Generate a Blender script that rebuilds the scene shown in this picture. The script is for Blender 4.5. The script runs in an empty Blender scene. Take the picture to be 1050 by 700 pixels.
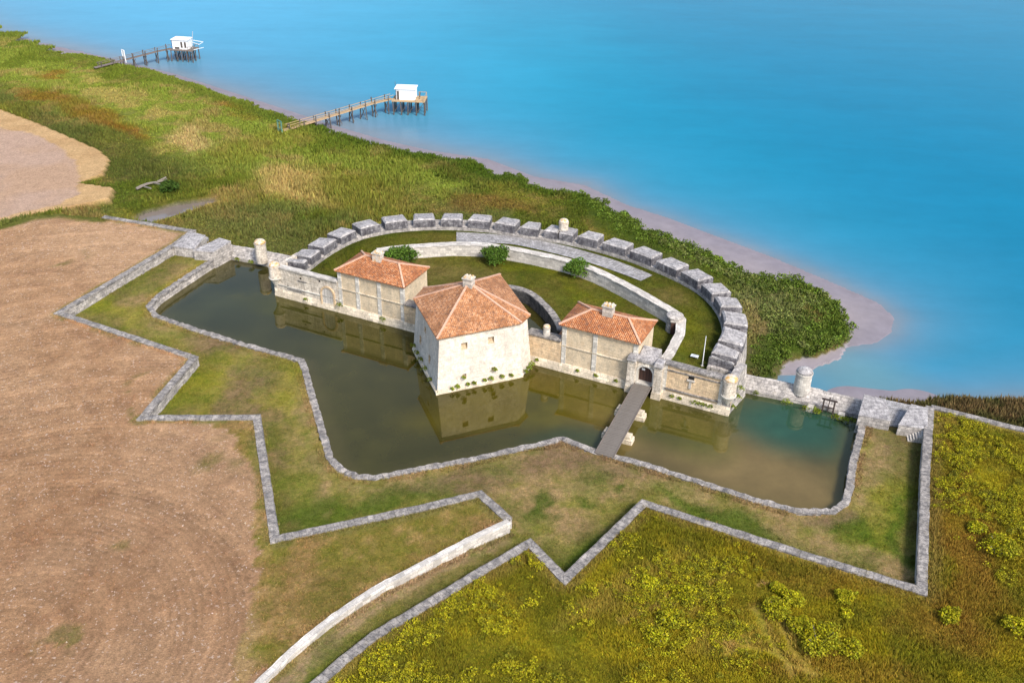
import bpy, bmesh, math, random
import numpy as np
from mathutils import Vector, Matrix

random.seed(7)
rng = np.random.default_rng(11)
scene = bpy.context.scene
COL = scene.collection

# ------------------------------------------------------------------ camera maths
F_PX, PITCH, ROLL, CAM_H = 1000.0, math.radians(31.0), math.radians(0.83), 70.0


def at(px, py, z=0.0):
    """Surveyed point: where the sight line through a photo pixel meets height z (metres)."""
    x, y = px - 525.0, 350.0 - py
    c, s = math.cos(ROLL), math.sin(ROLL)
    x, y = c * x - s * y, s * x + c * y
    dx, dy, dz = x, F_PX * math.cos(PITCH) + y * math.sin(PITCH), -F_PX * math.sin(PITCH) + y * math.cos(PITCH)
    t = (z - CAM_H) / dz
    return np.array([dx * t, dy * t])


def ats(pts, z=0.0):
    return np.array([at(p[0], p[1], z) for p in pts])


def to_px(X, Y, Z):
    z = Z - CAM_H
    dep = Y * math.cos(PITCH) - z * math.sin(PITCH)
    up = Y * math.sin(PITCH) + z * math.cos(PITCH)
    u, v = F_PX * X / dep, F_PX * up / dep
    c, s = math.cos(ROLL), math.sin(ROLL)
    return 525 + c * u + s * v, 350 - (-s * u + c * v)


# ------------------------------------------------------------------ numpy noise / geometry helpers
def _hash(ix, iy, seed):
    h = (ix.astype(np.int64) * 374761393 + iy.astype(np.int64) * 668265263 + seed * 974711) & 0x7fffffff
    h = ((h ^ (h >> 13)) * 1274126177) & 0x7fffffff
    h = h ^ (h >> 16)
    return (h & 0xffff) / 65535.0


def vnoise(x, y, seed=0):
    ix, iy = np.floor(x), np.floor(y)
    fx, fy = x - ix, y - iy
    fx, fy = fx * fx * (3 - 2 * fx), fy * fy * (3 - 2 * fy)
    a, b = _hash(ix, iy, seed), _hash(ix + 1, iy, seed)
    c, d = _hash(ix, iy + 1, seed), _hash(ix + 1, iy + 1, seed)
    return (a + (b - a) * fx) * (1 - fy) + (c + (d - c) * fx) * fy


def fbm(x, y, scale, octaves=4, seed=0):
    """~0..1 fractal noise, scale = size of the largest feature in metres"""
    v, amp, tot, f = 0, 1.0, 0, 1.0 / scale
    for o in range(octaves):
        v = v + amp * vnoise(x * f + 17.3 * o, y * f - 9.1 * o, seed + o * 31)
        tot += amp
        amp *= 0.55
        f *= 2.03
    return v / tot


def sstep(a, b, x):
    t = np.clip((x - a) / (b - a), 0, 1)
    return t * t * (3 - 2 * t)


def inside(X, Y, poly):
    poly = np.asarray(poly)
    r = np.zeros(X.shape, bool)
    n = len(poly)
    for i in range(n):
        x1, y1 = poly[i]
        x2, y2 = poly[(i + 1) % n]
        if y1 == y2:
            continue
        m = (y1 > Y) != (y2 > Y)
        r ^= m & (X < (x2 - x1) * (Y - y1) / (y2 - y1) + x1)
    return r


def dist_line(X, Y, pts):
    pts = np.asarray(pts)
    d = np.full(X.shape, 1e9)
    for a, b in zip(pts[:-1], pts[1:]):
        ab = b - a
        L = max(float(ab @ ab), 1e-9)
        t = np.clip(((X - a[0]) * ab[0] + (Y - a[1]) * ab[1]) / L, 0, 1)
        d = np.minimum(d, np.hypot(X - a[0] - t * ab[0], Y - a[1] - t * ab[1]))
    return d


def spline(pts, n=8):
    p = np.asarray(pts, float)
    p = np.vstack([2 * p[0] - p[1], p, 2 * p[-1] - p[-2]])
    out = []
    for i in range(1, len(p) - 2):
        for k in range(n):
            t = k / n
            a, b, c, d = p[i - 1], p[i], p[i + 1], p[i + 2]
            out.append(0.5 * ((2 * b) + (-a + c) * t + (2 * a - 5 * b + 4 * c - d) * t * t + (-a + 3 * b - 3 * c + d) * t ** 3))
    out.append(p[-2])
    return np.array(out)


def resample(path, step, keep_corners=True):
    path = np.asarray(path, float)
    out = [path[0]]
    for a, b in zip(path[:-1], path[1:]):
        n = max(1, int(round(np.linalg.norm(b - a) / step)))
        for k in range(1, n + 1):
            out.append(a + (b - a) * k / n)
    return np.array(out)


def normals2(path):
    """mitred left normals and miter scale"""
    t = np.diff(path, axis=0)
    t = t / np.maximum(np.linalg.norm(t, axis=1)[:, None], 1e-9)
    ta = np.vstack([t[:1], t])
    tb = np.vstack([t, t[-1:]])
    m = ta + tb
    m = m / np.maximum(np.linalg.norm(m, axis=1)[:, None], 1e-9)
    sc = 1.0 / np.maximum((m * tb).sum(1), 0.45)
    return np.stack([-m[:, 1], m[:, 0]], 1) * sc[:, None]


def offset(path, d):
    path = np.asarray(path, float)
    return path + normals2(path) * d


# ------------------------------------------------------------------ object helpers
def tag(o, label=None, cat=None, group=None, kind=None):
    if label: o['label'] = label
    if cat: o['category'] = cat
    if group: o['group'] = group
    if kind: o['kind'] = kind
    return o


def thing(name, label, cat, loc=(0, 0, 0), rz=0, group=None):
    o = bpy.data.objects.new(name, None)
    COL.objects.link(o)
    o.empty_display_size = 0.5
    o.location = loc
    o.rotation_euler = (0, 0, rz)
    return tag(o, label, cat, group)


class MB:
    """collects geometry for one mesh object"""
    def __init__(self):
        self.v, self.f, self.uv, self.mi = [], [], [], []

    def add(self, verts, faces, uvs=None, mi=0):
        o = len(self.v)
        self.v += [tuple(map(float, p)) for p in verts]
        for i, f in enumerate(faces):
            self.f.append([o + k for k in f])
            self.uv.append(uvs[i] if uvs is not None else None)
            self.mi.append(mi)
        return self

    def box(self, c, size, rz=0, taper=1.0, ty=None, top_shift=(0, 0)):
        """box whose base centre is c"""
        sx, sy, sz = size[0] / 2, size[1] / 2, size[2]
        ty = taper if ty is None else ty
        cs, sn = math.cos(rz), math.sin(rz)
        vs = []
        for zz, kx, ky, sh in ((0, 1, 1, (0, 0)), (sz, taper, ty, top_shift)):
            for ax, ay in ((-1, -1), (1, -1), (1, 1), (-1, 1)):
                x, y = ax * sx * kx + sh[0], ay * sy * ky + sh[1]
                vs.append((c[0] + x * cs - y * sn, c[1] + x * sn + y * cs, c[2] + zz))
        fs = [(3, 2, 1, 0), (4, 5, 6, 7), (0, 1, 5, 4), (1, 2, 6, 5), (2, 3, 7, 6), (3, 0, 4, 7)]
        X, Y, Z = size
        uv = [[(0, 0), (X, 0), (X, Y), (0, Y)]] * 2 + [[(0, 0), (X, 0), (X, Z), (0, Z)], [(0, 0), (Y, 0), (Y, Z), (0, Z)]] * 2
        return self.add(vs, fs, uv)

    def bar(self, a, b, w, h=None):
        """square bar from a to b"""
        a, b = Vector(a), Vector(b)
        h = w if h is None else h
        d = (b - a)
        L = d.length
        d.normalize()
        s = d.cross(Vector((0, 0, 1)))
        if s.length < 1e-4: s = Vector((1, 0, 0))
        s.normalize()
        u = s.cross(d)
        vs = []
        for p in (a, b):
            for i, j in ((-1, -1), (1, -1), (1, 1), (-1, 1)):
                vs.append(p + s * (w / 2 * i) + u * (h / 2 * j))
        fs = [(0, 1, 2, 3), (7, 6, 5, 4), (0, 4, 5, 1), (1, 5, 6, 2), (2, 6, 7, 3), (3, 7, 4, 0)]
        uv = [[(0, 0), (w, 0), (w, h), (0, h)]] * 2 + [[(0, 0), (L, 0), (L, w), (0, w)]] * 4
        return self.add(vs, fs, uv)

    def lathe(self, c, prof, n=20, start=0.0, ell=(1, 1), rz=0):
        """prof: list of (r, z)"""
        vs, fs, uv = [], [], []
        for r, z in prof:
            for k in range(n):
                a = 2 * math.pi * k / n + start
                x, y = r * math.cos(a) * ell[0], r * math.sin(a) * ell[1]
                vs.append((c[0] + x * math.cos(rz) - y * math.sin(rz), c[1] + x * math.sin(rz) + y * math.cos(rz), c[2] + z))
        for i in range(len(prof) - 1):
            for k in range(n):
                k2 = (k + 1) % n
                fs.append((i * n + k, i * n + k2, (i + 1) * n + k2, (i + 1) * n + k))
                w = 2 * math.pi * max(prof[i][0], prof[i + 1][0]) / n
                uv.append([(k * w, prof[i][1]), (k * w + w, prof[i][1]), (k * w + w, prof[i + 1][1]), (k * w, prof[i + 1][1])])
        fs.append(tuple(range(n - 1, -1, -1)))
        uv.append(None)
        fs.append(tuple((len(prof) - 1) * n + k for k in range(n)))
        uv.append(None)
        return self.add(vs, fs, uv)

    def prism(self, base, top, zb, zt):
        """solid between two polygons (counter-clockwise) with equal vertex counts"""
        n = len(base)
        zb = [zb] * n if np.isscalar(zb) else zb
        zt = [zt] * n if np.isscalar(zt) else zt
        vs = [(p[0], p[1], z) for p, z in zip(base, zb)] + [(p[0], p[1], z) for p, z in zip(top, zt)]
        fs, uv = [tuple(range(n - 1, -1, -1)), tuple(range(n, 2 * n))], [None, [(p[0], p[1]) for p in top]]
        s = 0
        for k in range(n):
            k2 = (k + 1) % n
            L = math.hypot(base[k2][0] - base[k][0], base[k2][1] - base[k][1])
            fs.append((k, k2, n + k2, n + k))
            uv.append([(s, zb[k]), (s + L, zb[k2]), (s + L, zt[k2]), (s, zt[k])])
            s += L
        return self.add(vs, fs, uv)

    def sweep(self, path, profile, step=1.0, jit=0.0, zfun=None, jz=None, zbase=None):
        """sweep a closed profile [(offset to the left, z)...] along a 2-D path, mitred corners"""
        p = resample(path, step)
        n = normals2(p)
        m = len(profile)
        s = np.concatenate([[0], np.cumsum(np.linalg.norm(np.diff(p, axis=0), axis=1))])
        vs = []
        for i in range(len(p)):
            dz = zfun(s[i] / s[-1]) if zfun else 0
            for off, z in profile:
                low = zbase is not None and z <= zbase
                jj = 0 if low else jit
                q = p[i] + n[i] * (off + random.uniform(-jj, jj))
                vs.append((q[0], q[1], z + (0 if low else dz) + random.uniform(-jj, jj)))
        fs, uv = [], []
        for i in range(len(p) - 1):
            vv = 0
            for k in range(m):
                k2 = (k + 1) % m
                L = math.dist(profile[k], profile[k2])
                fs.append((i * m + k, i * m + k2, (i + 1) * m + k2, (i + 1) * m + k))
                uv.append([(s[i], vv), (s[i], vv + L), (s[i + 1], vv + L), (s[i + 1], vv)])
                vv += L
        fs.append(tuple(range(m)))
        uv.append(None)
        fs.append(tuple((len(p) - 1) * m + k for k in range(m - 1, -1, -1)))
        uv.append(None)
        return self.add(vs, fs, uv)

    def build(self, name, mats, parent=None, smooth=False, bevel=0.0, recalc=True):
        me = bpy.data.meshes.new(name)
        me.from_pydata(self.v, [], self.f)
        if not isinstance(mats, (list, tuple)): mats = [mats]
        for m in mats: me.materials.append(m)
        ul = me.uv_layers.new(name='UVMap')
        for poly, uv, mi in zip(me.polygons, self.uv, self.mi):
            poly.material_index = mi
            poly.use_smooth = smooth
            if uv is not None:
                for li, c in zip(poly.loop_indices, uv): ul.data[li].uv = c
            else:
                for li in poly.loop_indices:
                    co = me.vertices[me.loops[li].vertex_index].co
                    ul.data[li].uv = (co.x, co.y)
        if recalc or bevel:
            bm = bmesh.new()
            bm.from_mesh(me)
            bmesh.ops.recalc_face_normals(bm, faces=bm.faces)
            if bevel:
                bmesh.ops.bevel(bm, geom=[e for e in bm.edges if e.is_manifold and e.calc_face_angle(0) > 0.5], offset=bevel, segments=1, affect='EDGES', clamp_overlap=True)
            bm.to_mesh(me)
            bm.free()
        ob = bpy.data.objects.new(name, me)
        COL.objects.link(ob)
        if parent is not None:
            ob.parent = parent
            # geometry is given in world coordinates: bring it into the parent's frame
            M = parent_world(parent).inverted()
            me.transform(M)
        return ob


def parent_world(o):
    M = Matrix.LocRotScale(o.location, o.rotation_euler, o.scale)
    return parent_world(o.parent) @ M if o.parent else M


def fast_mesh(name, V, faces_n, idx, mat, col=None, smooth=False, parent=None):
    """numpy mesh: V (n,3); idx flat loop indices; faces_n verts per face"""
    me = bpy.data.meshes.new(name)
    nf = len(idx) // faces_n
    me.vertices.add(len(V))
    me.vertices.foreach_set('co', np.ascontiguousarray(V, np.float32).ravel())
    me.loops.add(len(idx))
    me.loops.foreach_set('vertex_index', np.ascontiguousarray(idx, np.int32))
    me.polygons.add(nf)
    me.polygons.foreach_set('loop_start', np.arange(0, len(idx), faces_n, dtype=np.int32))
    me.polygons.foreach_set('loop_total', np.full(nf, faces_n, np.int32))
    me.polygons.foreach_set('use_smooth', np.full(nf, smooth, bool))
    me.update(calc_edges=True)
    if col is not None:
        a = me.color_attributes.new('tint', 'FLOAT_COLOR', 'POINT')
        c = np.ones((len(V), 4), np.float32)
        c[:, :3] = col
        a.data.foreach_set('color', c.ravel())
    me.materials.append(mat)
    ob = bpy.data.objects.new(name, me)
    COL.objects.link(ob)
    if parent is not None: ob.parent = parent
    return ob


def copy_tree(o, parent=None):
    c = o.copy()
    COL.objects.link(c)
    c.parent = parent
    for ch in [x for x in bpy.data.objects if x.parent == o]:
        copy_tree(ch, c)
    return c


def lin(r, g, b):
    f = lambda v: ((v / 255 + 0.055) / 1.055) ** 2.4 if v > 10.3 else v / 255 / 12.92
    return np.array([f(r), f(g), f(b)])


# ------------------------------------------------------------------ materials
class NT:
    def __init__(self, name):
        self.m = bpy.data.materials.new(name)
        self.m.use_nodes = True
        self.t = self.m.node_tree
        self.n = self.t.nodes
        self.b = self.n['Principled BSDF']
        self.b.inputs['Specular IOR Level'].default_value = 0.25

    def node(self, typ, **kw):
        x = self.n.new(typ)
        for k, v in kw.items():
            if k in x.inputs: x.inputs[k].default_value = v
            else: setattr(x, k, v)
        return x

    def link(self, a, b): self.t.links.new(a, b)

    def coord(self, which='Object'):
        return self.node('ShaderNodeTexCoord').outputs[which]

    def noise(self, vec, scale, detail=4, rough=0.6):
        x = self.node('ShaderNodeTexNoise', Scale=scale, Detail=detail, Roughness=rough)
        if vec is not None: self.link(vec, x.inputs['Vector'])
        return x.outputs['Fac']

    def ramp(self, fac, stops):
        r = self.node('ShaderNodeValToRGB')
        e = r.color_ramp.elements
        while len(e) < len(stops): e.new(0.5)
        for el, (p, c) in zip(e, stops):
            el.position = p
            el.color = (*c, 1) if len(c) == 3 else c
        self.link(fac, r.inputs['Fac'])
        return r.outputs['Color']

    def mix(self, fac, a, b, mode='MIX'):
        x = self.node('ShaderNodeMix', data_type='RGBA', blend_type=mode)
        for sock, v in ((x.inputs[0], fac), (x.inputs[6], a), (x.inputs[7], b)):
            if hasattr(v, 'is_linked') or hasattr(v, 'links'): self.link(v, sock)
            elif isinstance(v, (int, float)): sock.default_value = v
            else: sock.default_value = (*v, 1)
        return x.outputs[2]

    def bump(self, height, strength=0.5, dist=0.1):
        x = self.node('ShaderNodeBump', Strength=strength, Distance=dist)
        self.link(height, x.inputs['Height'])
        self.link(x.outputs['Normal'], self.b.inputs['Normal'])

    def fin(self, color, rough=0.9):
        if hasattr(color, 'links'): self.link(color, self.b.inputs['Base Color'])
        else: self.b.inputs['Base Color'].default_value = (*color, 1)
        self.b.inputs['Roughness'].default_value = rough
        return self.m


def g3(v): return (v, v, v)


def mat_stone(name, base, dark, lichen, blocks=(0.9, 0.42), dark_amt=0.45, lich_amt=0.35, joint=0.55, bump=0.6, block_var=0.25, streak=0.0, speck=0.4):
    m = NT(name)
    uv = m.coord('UV')
    ob = m.coord('Object')
    br = m.node('ShaderNodeTexBrick', Scale=1.0, offset=0.5)
    br.inputs['Brick Width'].default_value = blocks[0]
    br.inputs['Row Height'].default_value = blocks[1]
    br.inputs['Mortar Size'].default_value = 0.03
    br.inputs['Mortar Smooth'].default_value = 0.4
    br.inputs['Color1'].default_value = (*g3(1 - block_var), 1)
    br.inputs['Color2'].default_value = (*g3(1 + block_var), 1)
    br.inputs['Mortar'].default_value = (*g3(joint), 1)
    m.link(uv, br.inputs['Vector'])
    big = m.noise(ob, 0.35, 5, 0.62)
    mid = m.noise(ob, 1.7, 6, 0.68)
    fine = m.noise(ob, 9.0, 4, 0.7)
    c = m.mix(m.ramp(big, [(0.38, g3(0)), (0.62, g3(1))]), base, tuple(x * 0.8 for x in base))
    c = m.mix(m.ramp(mid, [(0.62 - 0.3 * dark_amt, g3(0)), (0.8 - 0.2 * dark_amt, g3(0.85))]), c, dark)
    if streak:
        mp = m.node('ShaderNodeMapping')
        mp.inputs['Scale'].default_value = (1.3, 1.3, 0.13)
        m.link(ob, mp.inputs['Vector'])
        st = m.noise(mp.outputs['Vector'], 1.0, 5, 0.7)
        c = m.mix(m.ramp(st, [(0.47, g3(0)), (0.70, g3(streak))]), c, dark)
    c = m.mix(m.ramp(m.noise(ob, 0.9, 5, 0.7), [(0.66 - 0.25 * lich_amt, g3(0)), (0.85 - 0.2 * lich_amt, g3(0.7))]), c, lichen)
    c = m.mix(1.0, c, br.outputs['Color'], 'MULTIPLY')
    c = m.mix(1.0, c, m.ramp(fine, [(0.25, g3(0.62)), (0.75, g3(1.25))]), 'MULTIPLY')
    if speck:
        c = m.mix(m.ramp(m.noise(ob, 3.6, 4, 0.75), [(.52, g3(0)), (.64, g3(speck))]), c, tuple(x * .8 for x in dark))
    h = m.mix(0.5, fine, br.outputs['Color'])
    m.bump(h, bump, 0.08)
    return m.fin(c, 0.92)


def mat_tiles(name, c1, c2, c3):
    m = NT(name)
    uv = m.coord('UV')
    ob = m.coord('Object')
    br = m.node('ShaderNodeTexBrick', Scale=1.0, offset=0.0)
    br.inputs['Brick Width'].default_value = 0.24
    br.inputs['Row Height'].default_value = 0.42
    br.inputs['Mortar Size'].default_value = 0.018
    br.inputs['Color1'].default_value = (*c1, 1)
    br.inputs['Color2'].default_value = (*c2, 1)
    br.inputs['Mortar'].default_value = (*(x * 0.35 for x in c1), 1)
    m.link(uv, br.inputs['Vector'])
    c = m.mix(m.ramp(m.noise(ob, 3.2, 4, 0.7), [(0.50, g3(0)), (0.62, g3(0.75))]), br.outputs['Color'], c3)
    c = m.mix(m.ramp(m.noise(ob, 0.5, 4, 0.6), [(0.42, g3(0)), (0.62, g3(0.65))]), c, tuple(x * 0.5 for x in c1))
    c = m.mix(m.ramp(m.noise(ob, 3.4, 3, 0.75), [(0.53, g3(0)), (0.61, g3(0.85))]), c, (0.13, 0.07, 0.05))
    w = m.node('ShaderNodeTexWave', wave_type='BANDS', bands_direction='X', wave_profile='SIN')
    w.inputs['Scale'].default_value = 1.309
    m.link(uv, w.inputs['Vector'])
    m.bump(w.outputs['Fac'], 0.8, 0.09)
    return m.fin(c, 0.85)


def mat_plain(name, col, var=0.3, scale=2.0, rough=0.85, bump=0.0):
    m = NT(name)
    ob = m.coord('Object')
    n = m.noise(ob, scale, 5, 0.65)
    c = m.mix(1.0, col, m.ramp(n, [(0.25, g3(1 - var)), (0.75, g3(1 + var))]), 'MULTIPLY')
    if bump: m.bump(n, bump, 0.05)
    return m.fin(c, rough)


def mat_tint(name, var=0.25, scales=(1.2, 7.0), rough=0.95, bump=0.5, bdist=0.15, trans=0.0, spec=0.15):
    """albedo comes from the mesh's colour attribute, broken up by procedural noise"""
    m = NT(name)
    m.b.inputs['Specular IOR Level'].default_value = spec
    a = m.node('ShaderNodeAttribute', attribute_name='tint')
    ob = m.coord('Object')
    c = a.outputs['Color']
    hs = None
    for s in scales:
        n = m.noise(ob, s, 5, 0.68)
        c = m.mix(1.0, c, m.ramp(n, [(0.28, g3(1 - var)), (0.72, g3(1 + var))]), 'MULTIPLY')
        hs = n
    if bump: m.bump(hs, bump, bdist)
    return m.fin(c, rough)


def mat_wood(name, col, rough=0.8):
    m = NT(name)
    uv = m.coord('UV')
    mp = m.node('ShaderNodeMapping')
    mp.inputs['Scale'].default_value = (0.6, 9.0, 1)
    m.link(uv, mp.inputs['Vector'])
    n = m.noise(mp.outputs['Vector'], 1.5, 5, 0.7)
    c = m.mix(1.0, col, m.ramp(n, [(0.25, g3(0.55)), (0.75, g3(1.4))]), 'MULTIPLY')
    m.bump(n, 0.3, 0.03)
    return m.fin(c, rough)


GREY = (0.40, 0.385, 0.375)
M = {}
M['wall'] = mat_stone('weathered_limestone', (0.52, 0.475, 0.43), (0.15, 0.14, 0.14), (0.33, 0.29, 0.22), dark_amt=0.6)
M['coping'] = mat_stone('limestone_coping', (0.46, 0.415, 0.37), (0.10, 0.095, 0.095), (0.33, 0.28, 0.20), blocks=(0.7, 1.2), dark_amt=0.95, joint=0.5, block_var=0.12, speck=0.75)
M['pale'] = mat_stone('pale_limestone', (0.60, 0.555, 0.495), (0.34, 0.31, 0.28), (0.55, 0.50, 0.42), dark_amt=0.3, joint=0.75, speck=0.15)
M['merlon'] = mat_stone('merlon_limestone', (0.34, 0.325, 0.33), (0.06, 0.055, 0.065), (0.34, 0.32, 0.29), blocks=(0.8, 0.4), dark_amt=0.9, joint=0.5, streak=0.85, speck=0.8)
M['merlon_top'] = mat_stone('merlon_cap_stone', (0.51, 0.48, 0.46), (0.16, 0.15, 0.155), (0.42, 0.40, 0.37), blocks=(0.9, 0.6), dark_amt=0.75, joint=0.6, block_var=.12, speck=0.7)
M['curtain'] = mat_stone('curtain_ashlar', (0.76, 0.57, 0.36), (0.33, 0.25, 0.18), (0.62, 0.40, 0.22), dark_amt=0.45, lich_amt=0.6, joint=0.75, block_var=0.1, streak=0.35, speck=0.15)
M['curtain_pale'] = mat_stone('pale_curtain_ashlar', (0.80, 0.71, 0.59), (0.24, 0.20, 0.16), (0.52, 0.42, 0.30), dark_amt=0.5, lich_amt=0.5, joint=0.7, block_var=0.1, streak=0.6)
M['render'] = mat_stone('old_lime_render', (0.72, 0.58, 0.40), (0.33, 0.29, 0.23), (0.60, 0.44, 0.27), blocks=(1.1, 0.45), dark_amt=0.4, lich_amt=0.55, joint=0.88, block_var=0.05, streak=0.35, bump=0.3, speck=0.15)
M['tower'] = mat_stone('tower_ashlar', (0.76, 0.69, 0.59), (0.42, 0.38, 0.33), (0.66, 0.52, 0.36), dark_amt=0.55, lich_amt=0.45, joint=0.88, block_var=0.06, streak=0.6, bump=0.3, speck=0.22)
M['quoin'] = mat_stone('dressed_quoin', (0.68, 0.64, 0.57), (0.4, 0.37, 0.33), (0.6, 0.5, 0.38), dark_amt=0.2, lich_amt=0.2, joint=0.7, speck=0.15)
M['plinth'] = mat_stone('plinth_stone', (0.74, 0.63, 0.48), (0.30, 0.26, 0.2), (0.45, 0.40, 0.22), dark_amt=0.35, lich_amt=0.4, joint=0.65)
M['tiles'] = mat_tiles('clay_roof_tiles', (0.44, 0.18, 0.07), (0.60, 0.29, 0.135), (0.62, 0.37, 0.22))
M['tiles_red'] = mat_tiles('red_clay_roof_tiles', (0.42, 0.135, 0.045), (0.60, 0.25, 0.10), (0.60, 0.34, 0.19))
M['ridge'] = mat_plain('ridge_mortar', (0.52, 0.32, 0.22), 0.3, 2.5)
M['chimney'] = mat_stone('chimney_stone', (0.58, 0.52, 0.45), (0.3, 0.27, 0.24), (0.6, 0.45, 0.25), dark_amt=0.25, joint=0.7)
def mat_lichen():
    m = NT('orange_lichen')
    ob = m.coord('Object')
    c = m.mix(m.ramp(m.noise(ob, 1.6, 4, .65), [(.46, g3(0)), (.60, g3(.9))]), (0.60, 0.54, 0.46), (0.56, 0.32, 0.09))
    c = m.mix(1.0, c, m.ramp(m.noise(ob, 5, 4, .7), [(.3, g3(.65)), (.7, g3(1.2))]), 'MULTIPLY')
    return m.fin(c, .95)


M['orange'] = mat_lichen()
M['dark'] = mat_plain('dark_opening', (0.02, 0.018, 0.016), 0.3, 3.0)
M['sill'] = mat_plain('window_recess_stone', (0.46, 0.36, 0.24), 0.35, 4.0)
M['door'] = mat_wood('dark_door_wood', (0.075, 0.04, 0.03))
M['plank'] = mat_wood('grey_weathered_planks', (0.155, 0.135, 0.115))
M['beam'] = mat_wood('weathered_beam', (0.17, 0.14, 0.12))
M['pier_wood'] = mat_wood('sun_bleached_pier_planks', (0.42, 0.29, 0.16))
M['post'] = mat_wood('dark_wet_posts', (0.10, 0.085, 0.075))
M['white'] = mat_plain('white_painted_boards', (0.80, 0.80, 0.80), 0.06, 2.0, 0.55)
M['blue'] = mat_plain('blue_paint', (0.03, 0.16, 0.42), 0.2, 2.0, 0.5)
M['metal'] = mat_plain('galvanised_metal', (0.45, 0.46, 0.47), 0.15, 5.0, 0.4)
M['rust'] = mat_plain('rusty_iron', (0.06, 0.045, 0.04), 0.4, 6.0, 0.7)
M['gate_green'] = mat_plain('green_painted_iron', (0.10, 0.24, 0.20), 0.2, 5.0, 0.5)
M['netwhite'] = mat_plain('pale_net_frame', (0.62, 0.66, 0.68), 0.15, 4.0, 0.6)
M['paving'] = mat_stone('worn_cobbles', (0.40, 0.385, 0.38), (0.20, 0.19, 0.185), (0.30, 0.29, 0.2), blocks=(0.5, 0.4), dark_amt=0.7, joint=0.5)
def mat_ground():
    m = NT('ground_cover')
    m.b.inputs['Specular IOR Level'].default_value = 0.1
    ob = m.coord('Object')
    c = m.node('ShaderNodeAttribute', attribute_name='tint').outputs['Color']
    c0 = c
    mud = m.node('ShaderNodeAttribute', attribute_name='mud').outputs['Fac']
    row = m.node('ShaderNodeAttribute', attribute_name='row').outputs['Fac']
    soil = m.node('ShaderNodeAttribute', attribute_name='soil').outputs['Fac']
    nb, nm, nf, nx_ = m.noise(ob, 0.5, 6, 0.65), m.noise(ob, 2.2, 6, 0.72), m.noise(ob, 6.5, 5, 0.75), m.noise(ob, 0.11, 5, 0.6)
    for n, v in ((nb, .12), (nm, .26), (nf, .34)):
        c = m.mix(1.0, c, m.ramp(n, [(0.3, g3(1 - v)), (0.7, g3(1 + v))]), 'MULTIPLY')
    hv1, hv2, hv3 = m.noise(ob, 1.15, 7, 0.75), m.noise(ob, 3.1, 6, 0.78), m.noise(ob, 0.33, 7, 0.72)
    cg = m.mix(m.ramp(hv1, [(.46, g3(0)), (.60, g3(.8))]), c, m.mix(1.0, c, (0.62, 0.74, 0.46), 'MULTIPLY'))
    cg = m.mix(m.ramp(hv2, [(.52, g3(0)), (.66, g3(.75))]), cg, m.mix(1.0, c, (1.55, 1.32, 1.25), 'MULTIPLY'))
    cg = m.mix(m.ramp(hv3, [(.50, g3(0)), (.60, g3(.55))]), cg, m.mix(1.0, cg, (0.72, 0.90, 0.55), 'MULTIPLY'))
    # plough rows: narrow drill lines and wider wheel tracks, broken up by noise
    def lines(period, lo, hi, dark, light, wob):
        ma = m.node('ShaderNodeMath', operation='MULTIPLY_ADD')
        m.link(row, ma.inputs[0])
        ma.inputs[1].default_value = 2 * math.pi / period
        w_ = m.node('ShaderNodeMath', operation='MULTIPLY')
        m.link(nm, w_.inputs[0])
        w_.inputs[1].default_value = wob
        m.link(w_.outputs[0], ma.inputs[2])
        s_ = m.node('ShaderNodeMath', operation='SINE')
        m.link(ma.outputs[0], s_.inputs[0])
        mr = m.node('ShaderNodeMapRange')
        m.link(s_.outputs[0], mr.inputs['Value'])
        mr.inputs['From Min'].default_value = -1
        return m.ramp(mr.outputs[0], [(lo, g3(dark)), (hi, g3(light))])
    gate_ = m.ramp(nx_, [(0.38, g3(0.15)), (0.62, g3(1.0))])
    f1 = m.mix(gate_, g3(1), lines(0.75, .1, .9, .90, 1.08, 9.0))
    f2 = m.mix(m.ramp(nb, [(.35, g3(.2)), (.6, g3(.9))]), g3(1), lines(4.6, .80, .97, 1.0, 1.2, 3.5))
    f3 = m.mix(m.ramp(nb, [(.4, g3(.8)), (.65, g3(.1))]), g3(1), lines(7.5, .84, .98, 1.0, .85, 6.0))
    fs = m.mix(1.0, m.mix(1.0, f1, f2, 'MULTIPLY'), f3, 'MULTIPLY')
    sp = m.ramp(m.noise(ob, 3.4, 2, 0.5), [(0.64, g3(0)), (0.70, g3(1))])
    cf = m.mix(1.0, c, fs, 'MULTIPLY')
    cf = m.mix(m.mix(1.0, sp, g3(.7), 'MULTIPLY'), cf, (0.56, 0.43, 0.34))
    sp2 = m.ramp(m.noise(ob, 2.6, 3, 0.7), [(0.60, g3(0)), (0.70, g3(.6))])
    cf = m.mix(sp2, cf, (0.17, 0.10, 0.06))
    veg = m.node('ShaderNodeAttribute', attribute_name='veg').outputs['Fac']
    c = m.mix(veg, c, cg)
    c = m.mix(soil, c, cf)
    c = m.mix(mud, c, m.mix(1.0, c0, m.ramp(nb, [(.3, g3(.9)), (.7, g3(1.1))]), 'MULTIPLY'))
    m.bump(m.mix(mud, nf, g3(.5)), 0.9, 0.25)
    return m.fin(c, 0.97)


M['ground'] = mat_ground()
M['blade'] = mat_tint('grass_blades', 0.15, (2.5,), 0.9, 0.0)
M['leaf'] = mat_tint('shrub_leaves', 0.2, (3.0,), 0.75, 0.0)
M['twig'] = mat_wood('grey_driftwood', (0.25, 0.215, 0.18))
M['basin_shade'] = mat_stone('shade_darkened_stone', (0.16, 0.15, 0.145), (0.035, 0.035, 0.035), (0.10, 0.10, 0.05), dark_amt=0.8, joint=0.5, streak=.8)  # dark stone, with the basin wall's shade put into its colour
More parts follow.
